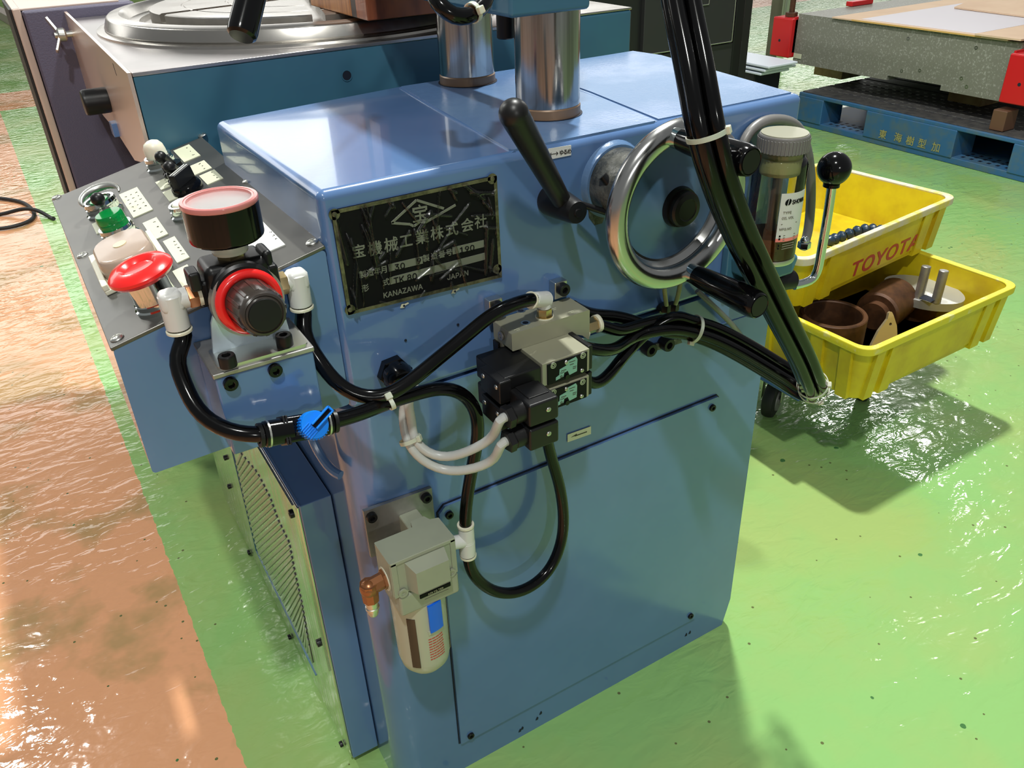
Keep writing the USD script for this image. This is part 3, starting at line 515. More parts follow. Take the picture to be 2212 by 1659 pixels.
for i, qd in enumerate(LBL):
    q = [PAN(*p) for p in qd]
    if i < 10:                                   # square the plate up along the panel's own axes
        c = sum(q) / 4; a = np.array([[np.dot(p - c, ps), np.dot(p - c, Y)] for p in q]); w, h = np.abs(a).mean(0) * 2
        q = [c + ps * sx * w / 2 + Y * sy * h / 2 for sx, sy in ((-1, -1), (1, -1), (1, 1), (-1, 1))]
    lp = part(t, 'switch_label', plate(q, pn, 0.0009), 'label_white' if i == 10 else 'label_cream', smooth=False)
    c = sum(q) / 4 + pn * 0.0009; w = np.linalg.norm(q[1] - q[0]); h = np.linalg.norm(q[2] - q[1]); ms = []
    rows = 3 if i == 5 else 1
    for r in range(rows):
        n = 5 if i in (5, 8) else 3
        for k in range(n):
            b = c + ps * (w * (0.22 if rows == 1 else 0.3 - 0.28 * r)) + Y * h * (-0.3 + 0.6 * k / (n - 1))
            for m in range(3):
                ms.append(bar(b + ps * rnd.uniform(-.001, .001) + Y * rnd.uniform(-.0012, .0012), b + ps * rnd.uniform(-.0014, .0014) + Y * rnd.uniform(-.0014, .0014) + V(0, 1e-4, 0), 0.00055, 0.0003, pn, 0.0001))
    part(t, 'print', ms, 'print_dark', smooth=False, parent=lp)

def bezel(c, r, name='bezel', h=0.012, mat='chrome', flange=True):
    prof = [(0, 0), (r * 1.12, 0), (r * 1.12, 0.0022), (r, 0.0036), (r, h * 0.6), (r * 0.93, h * 0.64), (r * 0.93, h * 0.72), (r, h * 0.76), (r * 0.96, h), (r * 0.78, h), (r * 0.74, h * 0.8), (0, h * 0.8)]
    return lathe(prof, c, pn, 40)
# white pilot lamp
c = PAN(352, 360); g = part(t, 'pilot_lamp', bezel(c, 0.0150, h=0.013), 'chrome')
part(t, 'lamp_dome', lathe([(0, 0), (0.0108, 0), (0.0112, 0.007), (0.0106, 0.013), (0.0080, 0.0172), (0.0040, 0.0192), (0, 0.0197)], c + pn * 0.010, pn, 32), 'white_dome', parent=g)
# two lever selectors and a knob selector
for p, tip in (((381, 376), (347, 339)), ((392, 391), (366, 361))):
    c = PAN(*p); g = part(t, 'lever_selector', lathe([(0, 0), (0.0125, 0), (0.0125, 0.004), (0.0105, 0.006), (0.0105, 0.012), (0, 0.012)], c, pn, 30), 'black_gloss')
    tp = PAN(*tip, 0.026); part(t, 'lever', [sweep(np.linspace(c + pn * 0.010, tp, 8), np.linspace(0.0052, 0.0056, 8), 16), ball(tp, 0.0058)], 'black_plastic', parent=g)
    part(t, 'pointer_line', bar(c + pn * 0.0165 + (ps * 0.002), tp + pn * 0.0052, 0.0011, 0.0004, pn), 'label_white', parent=g)
c = PAN(408, 412); g = part(t, 'knob_selector', lathe([(0, 0), (0.0150, 0), (0.0150, 0.006), (0.0130, 0.009), (0, 0.009)], c, pn, 36), 'black_gloss')
kx = unit(ps * 0.75 + Y * 0.66); kf = (kx, np.cross(pn, kx), pn)
part(t, 'knob', rbox(-0.0135, 0.0135, -0.0042, 0.0042, 0.008, 0.022, 0.0016, kf, c), 'black_plastic', parent=g)
for s in (-0.0026, 0.0010): part(t, 'pointer_line', rbox(-0.0120, 0.0120, s, s + 0.0014, 0.0219, 0.0224, 0.0001, kf, c), 'label_white', parent=g)
# push button half behind the gauge
c = PAN(407, 462); g = part(t, 'push_button', bezel(c, 0.0140, h=0.012), 'chrome'); part(t, 'button_cap', cyl(c + pn * 0.006, c + pn * 0.013, 0.0100, bev=0.001), 'ivory_plastic', parent=g)
# green selector with open metal shroud and lever
c = PAN(228, 458); g = part(t, 'lever_selector', bezel(c, 0.0158, h=0.014), 'chrome', label='chrome ringed selector with a green centre')
part(t, 'green_centre', cyl(c + pn * 0.010, c + pn * 0.0135, 0.0088, n=28), 'green_lens', parent=g)
tp = PAN(211, 430, 0.034); part(t, 'lever', [sweep(np.linspace(c + pn * 0.012 - Y * 0.003, tp, 8), np.linspace(0.0048, 0.0060, 8), 16), ball(tp, 0.0061)], 'black_plastic', parent=g)
sh = PAN(216, 424, 0.018)
a = np.linspace(math.radians(-20), math.radians(200), 24)
part(t, 'shroud', sweep(np.array([sh + ps * 0.0185 * math.cos(k) + Y * 0.0185 * math.sin(k) * 0.8 + pn * 0.004 * math.sin(k) for k in a]), np.clip(0.0034 * np.sin(np.linspace(0.12, math.pi - 0.12, 24)) + 0.0006, 0, 1), 12), 'zinc', parent=g, label='crescent shaped metal shroud')
# tall green lens button
c = PAN(263, 513); g = part(t, 'green_button', bezel(c, 0.0155, h=0.013), 'chrome')
part(t, 'green_cap', lathe([(0, 0), (0.0126, 0), (0.0126, 0.007), (0.0122, 0.008), (0.0126, 0.009), (0.0124, 0.0140), (0.0112, 0.0162), (0, 0.0166)], c + pn * 0.009, pn, 36), 'green_lens', parent=g, label='tall translucent green cap')
# buzzer under a clear square cover
q = [PAN(*p) for p in ((202, 574), (332, 515), (375, 571), (234, 644))]; c = sum(q) / 4
wa = 0.5 * (np.linalg.norm(q[1] - q[0]) + np.linalg.norm(q[2] - q[3])) * 0.5; wb_ = 0.5 * (np.linalg.norm(q[2] - q[1]) + np.linalg.norm(q[3] - q[0])) * 0.5
bf = (ps, Y, pn)
g = part(t, 'covered_button', [rbox(-wa, wa, -wb_, wb_, 0, 0.0045, 0.0012, bf, c), rbox(-wa, -wa + 0.005, -wb_, wb_, 0.004, 0.0095, 0.001, bf, c), rbox(wa - 0.005, wa, -wb_, wb_, 0.004, 0.0095, 0.001, bf, c)], 'ivory_plastic', label='cream square base of a covered button')
dm = loft([np.array([c + ps * (x * s) + Y * (y * s) + pn * h for x, y in list(rrect(-wa * .82, wa * .82, -wb_ * .86, wb_ * .86, min(wa, wb_) * 0.70).exterior.coords)[:-1]]) for s, h in ((1.0, 0.004), (0.99, 0.0150), (0.95, 0.0190), (0.86, 0.0210))])
part(t, 'clear_cover', dm, 'amber_dome', parent=g, label='smoky clear rounded cover')
part(t, 'cover_spot', cyl(c + pn * 0.0208, c + pn * 0.0216, 0.0056, n=28), 'yellow_spot', parent=g)
# emergency stop
c = PAN(346, 659); g = part(t, 'emergency_stop', lathe([(0, 0), (0.0180, 0), (0.0180, 0.003), (0.0165, 0.004), (0.0165, 0.0075), (0.0158, 0.008), (0.0150, 0.014), (0.0150, 0.026), (0, 0.026)], c, pn, 44), 'chrome')
part(t, 'mushroom_head', lathe([(0, 0), (0.016, 0), (0.0222, 0.0030), (0.0243, 0.0060), (0.0240, 0.0082), (0.0205, 0.0118), (0.0150, 0.0130), (0.0132, 0.0122), (0.0108, 0.0096), (0, 0.0088)], c + pn * 0.0235, pn, 52), 'red_plastic', parent=g, label='red mushroom head')

# ================================================================== NAMEPLATE
t = thing('nameplate', 'black company nameplate with embossed characters under wrinkled film', 'nameplate', (0.264, FRONT, 0.70))
nq = [V(0.1912, FRONT, 0.6608), V(0.3376, FRONT, 0.6567), V(0.3368, FRONT, 0.7498), V(0.1901, FRONT, 0.7500)]
nx = unit(nq[1] - nq[0]); nz = unit(np.cross(-Y, nx))
part(t, 'plate', plate(nq, -Y, 0.0018), 'plate_black', smooth=False)
def nqi(f): c = sum(nq) / 4; return [c + (p - c) * V(1 - f / 0.0733, 1, 1 - f / 0.0455) for p in nq]
oq, iq = Polygon([p[[0, 2]] for p in nq]), Polygon([p[[0, 2]] for p in nqi(0.0030)])
part(t, 'plate_border', prism(oq.difference(iq), (0, FRONT - 0.0017, 0), X, Z, 0.0006), 'plate_edge', smooth=False, label='dull brass coloured border')
for px, py in ((722, 463), (1063, 386), (756, 669), (1074, 581)):
    c = AY(px, py, FRONT - 0.0018)
    r_ = part(t, 'rivet', [lathe([(0, 0), (0.0024, 0), (0.0020, 0.0010), (0, 0.0014)], c, -Y, 18), cyl(c, c - Y * 0.0005, 0.0045, n=20)], 'plate_edge')
def N(px4, py4): return AY(700 + px4 / 4.88, 360 + py4 / 4.88, FRONT - 0.0019)
for ch, p, s in (('宝', (365, 888), .0118), ('機', (535, 858), .0128), ('械', (705, 818), .0128), ('工', (862, 778), .0124), ('業', (1030, 738), .0128), ('株', (1188, 695), .0124), ('式', (1345, 655), .0124), ('会', (1508, 612), .0124), ('社', (1650, 575), .0124),
                 ('宝', (1010, 490), .0150)):
    c = N(*p); part(t, 'character', glyph(ch, s, c - nx * s / 2 - nz * s / 2, nx, nz, 0.0005), 'plate_print', smooth=False)
for ch, p in (('製', (405, 1135)), ('造', (483, 1115)), ('年', (560, 1098)), ('月', (632, 1082)), ('製', (1075, 962)), ('造', (1160, 940)), ('番', (1240, 922)), ('号', (1315, 903)), ('形', (432, 1278)), ('式', (652, 1215))):
    s = 0.0066; c = N(*p); part(t, 'character', glyph(ch, s, c - nx * s / 2 - nz * s / 2, nx, nz, 0.0004), 'plate_print', smooth=False)
logo = [((712, 592), (972, 352)), ((972, 352), (1262, 440)), ((1070, 585), (1385, 402)), ((712, 592), (905, 606)), ((905, 606), (945, 628)), ((945, 628), (1010, 580)), ((1010, 580), (1070, 585))]
part(t, 'emblem', [bar(N(*a), N(*b), 0.0022, 0.0005, -Y, 0.0001) for a, b in logo], 'plate_print', smooth=False, label='open diamond emblem')
def nbar(a, b, h):
    A, B = N(*a), N(*b); return bar(A, B, h, 0.0004, -Y, 0.0001)
part(t, 'stamped_bar', nbar((678, 1068), (1038, 982), 0.0066), 'plate_print', smooth=False)
part(t, 'stamped_bar', nbar((1352, 888), (1684, 808), 0.0066), 'plate_print', smooth=False)
part(t, 'stamped_bar', nbar((692, 1205), (1694, 942), 0.0066), 'plate_print', smooth=False)
for s, p, hh, w in (('30', (745, 1085), .0050, .009), ('9', (980, 1020), .0050, .0035), ('190', (1430, 905), .0050, .014), ('TK 80', (735, 1232), .0056, .021)):
    part(t, 'stamped_text', text(s, hh, N(*p) - Y * 0.0005 - nz * 0.0005, nx, nz, 0.0004, w), 'plate_black', smooth=False)
part(t, 'plate_text', text('KANAZAWA', 0.0046, N(628, 1385), nx, nz, 0.0004, np.linalg.norm(N(1040, 1285) - N(628, 1385)), True), 'plate_print', smooth=False)
part(t, 'plate_text', text('JAPAN', 0.0046, N(1298, 1195), nx, nz, 0.0004, np.linalg.norm(N(1520, 1140) - N(1298, 1195)), True), 'plate_print', smooth=False)
# wrinkled clear film stuck over the plate
U_, V_ = np.meshgrid(np.linspace(0.012, 0.985, 260), np.linspace(0.01, 0.985, 160)); rw = random.Random(11)
H_ = np.zeros_like(U_)
for k in range(26):
    u0, wd, am, v0, v1, sl_ = rw.random(), rw.uniform(.003, .010), rw.uniform(.0014, .0034), rw.uniform(-.1, .7), 0, rw.uniform(-.12, .12)
    v1 = v0 + rw.uniform(.18, .6)
    H_ += am * np.exp(-((U_ - u0 - sl_ * (V_ - .5)) / wd) ** 2) * np.clip(np.minimum(V_ - v0, v1 - V_) / .08, 0, 1)
for k in range(34):                              # short oblique creases
    x0, z0_, an, ln, w_, am = rw.uniform(0, .146), rw.uniform(0, .088), rw.uniform(-1.2, 1.2), rw.uniform(.004, .016), rw.uniform(.0007, .0014), rw.uniform(.0007, .0018)
    dx_, dz_ = U_ * .146 - x0, V_ * .088 - z0_; a_ = dx_ * math.cos(an) + dz_ * math.sin(an); b__ = -dx_ * math.sin(an) + dz_ * math.cos(an)
    H_ += am * np.exp(-(b__ / w_) ** 2) * np.clip((ln - np.abs(a_)) / .003, 0, 1)
H_ += 0.0005 * (meshkit.fbm(np.stack([U_ * 16, V_ * 5, 0 * U_], -1), 3) - .5)
base = ((1 - V_)[..., None] * ((1 - U_)[..., None] * nq[0] + U_[..., None] * nq[1]) + V_[..., None] * ((1 - U_)[..., None] * nq[3] + U_[..., None] * nq[2]))
Vf = base - Y * (0.0034 + np.minimum(H_, .0034))[..., None]
nr, nc = U_.shape; idx = np.arange(nr * nc).reshape(nr, nc)
ff = np.stack([idx[:-1, :-1], idx[:-1, 1:], idx[1:, 1:], idx[1:, :-1]], -1).reshape(-1, 4)
ff = ff[H_.reshape(-1)[ff].max(1) > 0.00045]    # only where the film stands off the plate
ff = np.vstack([ff[:, [0, 1, 2]], ff[:, [0, 2, 3]]])
fm_ = trimesh.Trimesh(Vf.reshape(-1, 3), ff, process=False); fm_.remove_unreferenced_vertices()
part(t, 'plastic_film', fm_, 'film_clear', smooth=True, label='wrinkled clear protective film')

# ================================================================== HAND WHEEL, CLAMP LEVER
WC = V(0.461, 0.510, 0.722)
t = thing('handwheel', 'chrome rimmed blue hand wheel with two black turning handles', 'hand wheel', WC)
part(t, 'rim', torus(WC, Y, 0.0640, 0.0098, 72, 18, 0.9), 'rim_chrome')
part(t, 'bright_land', lathe([(0.060, -0.002), (0.056, 0.002), (0.0515, 0.0085), (0.0495, 0.0088), (0.0495, 0.0125), (0.060, 0.007), (0.060, -0.002)], WC, Y, 64), 'rim_chrome')
part(t, 'dish', lathe([(0.012, 0.004), (0.022, 0.004), (0.032, 0.012), (0.051, 0.0135), (0.051, 0.0098), (0.047, 0.0098), (0.032, 0.0070), (0.020, -0.001), (0.012, -0.001)], WC, Y, 64), 'blue_paint_dark_reflection')
part(t, 'hub', lathe([(0, -0.006), (0.0165, -0.006), (0.0175, -0.002), (0.0175, 0.03), (0, 0.03)], WC, Y, 40), 'black_steel')
part(t, 'hub_cap', lathe([(0, 0), (0.0150, 0), (0.0150, 0.0045), (0.0135, 0.0065), (0.0095, 0.0072), (0.0088, 0.0066), (0, 0.0066)], WC - Y * 0.006, -Y, 40), 'black_plastic')
for (hx, hz) in ((0.4482, 0.7826), (0.4770, 0.6592)):
    b = V(hx, WC[1] - 0.004, hz)
    g = part(t, 'turning_handle', lathe([(0, 0.010), (0.0088, 0.010), (0.0096, 0.018), (0.0112, 0.045), (0.0120, 0.066), (0.0120, 0.078), (0.0110, 0.0832), (0.0098, 0.0845), (0.0092, 0.0838), (0, 0.0836)], b, -Y, 34), 'black_gloss')
    part(t, 'handle_collar', lathe([(0, 0), (0.0086, 0), (0.0086, 0.011), (0.0076, 0.012), (0, 0.012)], b, -Y, 28), 'chrome', parent=g)
    part(t, 'end_disc', cyl(b - Y * 0.0832, b - Y * 0.0845, 0.0086, n=28), 'black_steel', parent=g)

t = thing('clamp_lever', 'black ball ended clamping lever leaning left beside the white arrow sticker', 'lever', (0.391, 0.598, 0.717))
hb = V(0.3912, 0.6000, 0.7176)
part(t, 'lever_hub', lathe([(0, 0), (0.0135, 0), (0.0140, 0.004), (0.0128, 0.020), (0.0105, 0.040), (0.0095, 0.0435), (0, 0.0440)], hb, -Y, 36), 'black_plastic')
part(t, 'hub_screw', lathe([(0, 0), (0.0040, 0), (0.0034, 0.0012), (0, 0.0012)], hb - Y * 0.0440, -Y, 18), 'black_steel')
tip = AY(1110, 246, 0.545); st = hb + V(-0.003, -0.026, 0.004)
part(t, 'lever_arm', [sweep(np.array([st + (tip - st) * k for k in np.linspace(0, 1, 16)]), np.linspace(0.0080, 0.0115, 16), 20), ball(tip, 0.0116)], 'black_plastic')
t = thing('locking_pin', 'short black pin lever between clamp lever and hand wheel boss', 'lever', AY(1262, 448, 0.59))
part(t, 'pin', cyl(AY(1250, 440, 0.585), AY(1308, 458, 0.575), 0.0030, n=16), 'black_steel')
part(t, 'pin_stop', cyl(AY(1302, 380, 0.575), AY(1318, 398, 0.570), 0.0042, n=16), 'black_steel')
# ================================================================== AIR REGULATOR WITH GAUGE
def dirx(a, b): return unit(np.asarray(b) - np.asarray(a))
def elbow(t, c, d1, l1, d2, l2, r=0.0082, name='elbow_fitting', flange_on=2, body='white_plastic'):
    """Push-in elbow: two barrels from corner c along d1 and d2; a collar at the tube end."""
    d1, d2 = unit(d1), unit(d2)
    m = [cyl(c - d2 * r * 0.6, c + d2 * l2, r, r * 0.98, 30, 0.0008), cyl(c - d1 * r * 0.2, c + d1 * l1, r * 0.86, n=30, bev=0.0008), ball(c - d2 * r * 0.1, r * 0.99)]
    blk = np.cross(d1, d2); m.append(rbox(-r * 0.95, r * 0.95, -r * 0.9, r * 0.9, -r * 0.95, r * 0.95, r * 0.55, (d1, blk, d2), c))
    p = part(t, name, m, body)
    part(t, 'release_collar', lathe([(r * 0.72, 0), (r * 1.0, 0), (r * 1.06, 0.0006), (r * 1.06, 0.0022), (r * 0.74, 0.0026), (r * 0.74, 0.0)], c + d2 * (l2 + 0.0006), d2, 30), 'ivory_plastic', parent=p)
    part(t, 'collar_gap', cyl(c + d2 * (l2 - 0.0002), c + d2 * (l2 + 0.0008), r * 0.9, n=28), 'black_steel', parent=p)
    return p
RC = V(0.1080, 0.5850, 0.7150)
t = thing('air_regulator', 'air pressure regulator with red ring and smoky knob below its black gauge', 'regulator', (0.107, 0.575, 0.672))
bz = 0.6723
part(t, 'mount_block', rbox(0.0700, 0.1425, 0.5415, 0.5995, 0.6020, bz - 0.004, 0.0015), 'blue_paint', label='blue mounting block')
for p in ((497, 827), (593, 798)):
    part(t, 'block_bolt', socket_bolt(AY(*p, 0.5415), -Y, 0.0052, 0.0040), 'black_gloss')
part(t, 'top_plate', rbox(0.0690, 0.1435, 0.5405, 0.5995, bz - 0.004, bz, 0.001), 'dirty_steel', label='scuffed steel plate on the block')
part(t, 'bracket_foot', prism(rrect(0.0745, 0.1405, 0.5425, 0.575, 0.004), (0, 0, bz), X, Y, 0.0030), 'zinc', smooth=30)
vp = Polygon([(0.0765, bz), (0.1345, bz), (0.1325, 0.698), (0.1290, 0.716), (0.0885, 0.716), (0.0805, 0.698)])
part(t, 'bracket_plate', prism(vp, (0, 0.5700, 0), X, Z, 0.0030), 'bracket_white', smooth=False, label='pale upright bracket plate')
for p in ((494, 790), (616, 745)):
    b = AZ(*p, bz + 0.003); part(t, 'foot_bolt', socket_bolt(b, Z, 0.0062, 0.0088), 'black_plastic')
ax = unit(V(0.04, -1, 0.10))
rc = V(0.1085, 0.5665, 0.7100)
part(t, 'regulator_body', [rbox(RC[0] - 0.023, RC[0] + 0.023, 0.571, 0.604, 0.693, 0.737, 0.006), cyl((RC[0], 0.572, RC[2]), (RC[0], 0.563, RC[2]), 0.0235, n=40, bev=0.002), rbox(RC[0] - 0.031, RC[0] + 0.030, 0.578, 0.596, 0.706, 0.726, 0.003)], 'black_plastic')
part(t, 'collar', lathe([(0.020, -0.004), (0.0262, -0.004), (0.0262, 0.004), (0.020, 0.004)], rc, ax, 48), 'dirty_steel')
part(t, 'lock_ring', torus(rc + ax * 0.006, ax, 0.0206, 0.0036, 56, 14, 0.95), 'red_plastic', label='red locking ring')
part(t, 'knob', lathe([(0, 0), (0.0178, 0), (0.0172, 0.006), (0.0168, 0.030), (0.0150, 0.034), (0.0135, 0.0345), (0.0130, 0.0338), (0.0118, 0.0350), (0, 0.0352)], rc + ax * 0.006, ax, 44), 'smoke_knob', label='smoky brown knob')
part(t, 'knob_grips', [bar(rc + ax * 0.010 + rr * 0.0168, rc + ax * 0.036 + rr * 0.0161, 0.0030, 0.0012, rr, 0.0005) for rr in [(lambda x, y, z, a: x * math.cos(a) + y * math.sin(a))(*frame(ax), a) for a in np.linspace(0, 2 * math.pi, 12, endpoint=False)]], 'smoke_knob')
part(t, 'knob_cap', lathe([(0, 0), (0.0115, 0), (0.0112, 0.0012), (0, 0.0016)], rc + ax * 0.0410, ax, 40), 'black_plastic')
# ports, brass and elbows
for s, e_ in ((-1, AY(370, 650, 0.585)), (1, AY(641, 604, 0.590))):
    base_ = V(RC[0] + s * 0.030, e_[1], e_[2]); d = V(-s, 0, 0)
    part(t, 'port_nut', hexnut(base_ - V(s * 0.001, 0, 0), V(s, 0, 0), 0.0088, 0.0075), 'brass' if s > 0 else 'copper_brown')
    part(t, 'port_ring', cyl(base_ - V(s * 0.003, 0, 0), base_ - V(s * 0.0005, 0, 0), 0.0092, n=28), 'ivory_plastic')
    elbow(t, e_, d, abs(e_[0] - base_[0]) - 0.0055, V(0, 0, -1), 0.0215, 0.0088)
part(t, 'side_port', rbox(RC[0] - 0.034, RC[0] - 0.026, 0.572, 0.590, 0.722, 0.736, 0.002), 'black_plastic')
part(t, 'side_port', rbox(RC[0] + 0.019, RC[0] + 0.026, 0.572, 0.594, 0.728, 0.740, 0.003), 'black_plastic')
gb = AY(486, 515, 0.587); gt = AY(478, 428, 0.587); gc = V((gb[0] + gt[0]) / 2, 0.587, gb[2])
part(t, 'gauge_nut', hexnut((gc[0], 0.587, 0.7355), Z, 0.0105, 0.008), 'brass')
part(t, 'gauge_neck', lathe([(0, 0), (0.0125, 0), (0.0130, 0.002), (0.0110, 0.004), (0.0090, 0.010), (0, 0.010)], (gc[0], 0.587, 0.7405), Z, 30), 'ivory_plastic')
gh = gt[2] - gb[2]
g = part(t, 'gauge', lathe([(0, 0), (0.0240, 0), (0.0258, 0.0015), (0.0262, 0.003), (0.0262, gh - 0.003), (0.0258, gh - 0.001), (0.0225, gh - 0.001), (0.0225, gh - 0.007), (0, gh - 0.007)], gc, Z, 60), 'black_gloss', label='black drum shaped pressure gauge')
part(t, 'gauge_dial', cyl(gc + Z * (gh - 0.0068), gc + Z * (gh - 0.0060), 0.0222, n=48), 'gauge_dial', parent=g)
part(t, 'needle', [bar(gc + Z * (gh - 0.0056) - V(0.004, 0.003, 0), gc + Z * (gh - 0.0056) + V(0.014, 0.009, 0), 0.0012, 0.0004, Z), cyl(gc + Z * (gh - 0.006), gc + Z * (gh - 0.0045), 0.0022, n=16)], 'black_steel', parent=g)
part(t, 'gauge_lens', lathe([(0.0222, gh - 0.0030), (0.0263, gh - 0.0030), (0.0267, gh - 0.0024), (0.0267, gh - 0.0002), (0.0262, gh + 0.0006), (0.0240, gh + 0.0008), (0.0236, gh + 0.0004), (0.0222, gh + 0.0004), (0.0222, gh - 0.0030)], gc, Z, 60), 'gauge_rim_pink', parent=g, label='pink clear rim of the lens')
part(t, 'lens_disc', lathe([(0, gh - 0.0020), (0.0224, gh - 0.0020), (0.0224, gh - 0.0006), (0, gh - 0.0004)], gc, Z, 48), 'film_clear', parent=g)

# ================================================================== VALVE MANIFOLD
t = thing('valve_manifold', 'grey solenoid valve manifold with two stacked valves and black plugs', 'valve', (0.36, 0.56, 0.54))
bp = Polygon([(0.3227, 0.6030), (0.3227, 0.6205), (0.4070, 0.6205), (0.4070, 0.5885), (0.3990, 0.5960), (0.3900, 0.6000), (0.3800, 0.6030)]).buffer(-0.001).buffer(0.001, quad_segs=3)
part(t, 'manifold_block', [prism(bp, (0, 0.5915, 0), X, Z, 0.0330), rbox(0.3227, 0.3330, 0.575, 0.5915, 0.555, 0.604, 0.001)], 'valve_grey', smooth=30)
for p in ((1125, 672), (1135, 698)):
    c = AZ(*p, 0.6205); part(t, 'block_port', ring(c - Z * 0.0005, Z, 0.0028, 0.0044, 0.0010, 26), 'zinc'); part(t, 'port_hole', cyl(c, c + Z * 0.0003, 0.0028, n=20), 'seam_dark')
for p in ((1116, 711), (1233, 673), (1195, 667), (1186, 688)):
    c = AZ(*p, 0.6207)
    part(t, 'stamped_mark', [bar(c - X * 0.003, c + X * 0.003, 0.0007, 0.0002, Z, 0.0001), bar(c - X * 0.0015 - Y * 0.0025, c + X * 0.0018 - Y * 0.0025, 0.0007, 0.0002, Z, 0.0001)], 'label_cream', smooth=False)
c = V(0.3222, 0.576, 0.6115); part(t, 'side_plug', socket_bolt(c, -X, 0.0042, 0.0015), 'dirty_steel')
part(t, 'side_slots', [rbox(0.3205, 0.3230, 0.580, 0.590, 0.590, 0.602, 0.0006), rbox(0.3205, 0.3230, 0.566, 0.576, 0.582, 0.594, 0.0006)], 'black_steel')
for b in (AY(1070, 660, 0.592), AY(1210, 621, 0.592)):
    part(t, 'mounting_lug', rbox(b[0] - 0.0075, b[0] + 0.0065, 0.5895, 0.5995, b[2] - 0.010, b[2] + 0.007, 0.001), 'zinc')
    part(t, 'lug_bolt', socket_bolt((b[0], 0.5895, b[2]), -Y, 0.0062, 0.0062), 'black_plastic')
# inlet elbow on top
n0 = AZ(1176, 684, 0.6205)
part(t, 'port_nut', [hexnut(n0 + Z * 0.0015, Z, 0.0070, 0.0075), cyl(n0, n0 + Z * 0.0018, 0.0078, n=28)], 'brass')
part(t, 'port_ring', cyl(n0 - Z * 0.0002, n0 + Z * 0.0010, 0.0086, n=28), 'ivory_plastic')
ec = n0 + Z * 0.0175; ed = unit(AY(1139, 649, 0.5620) - ec)
elbow(t, ec, V(0, 0, -1), 0.0085, ed, 0.0185, 0.0074)
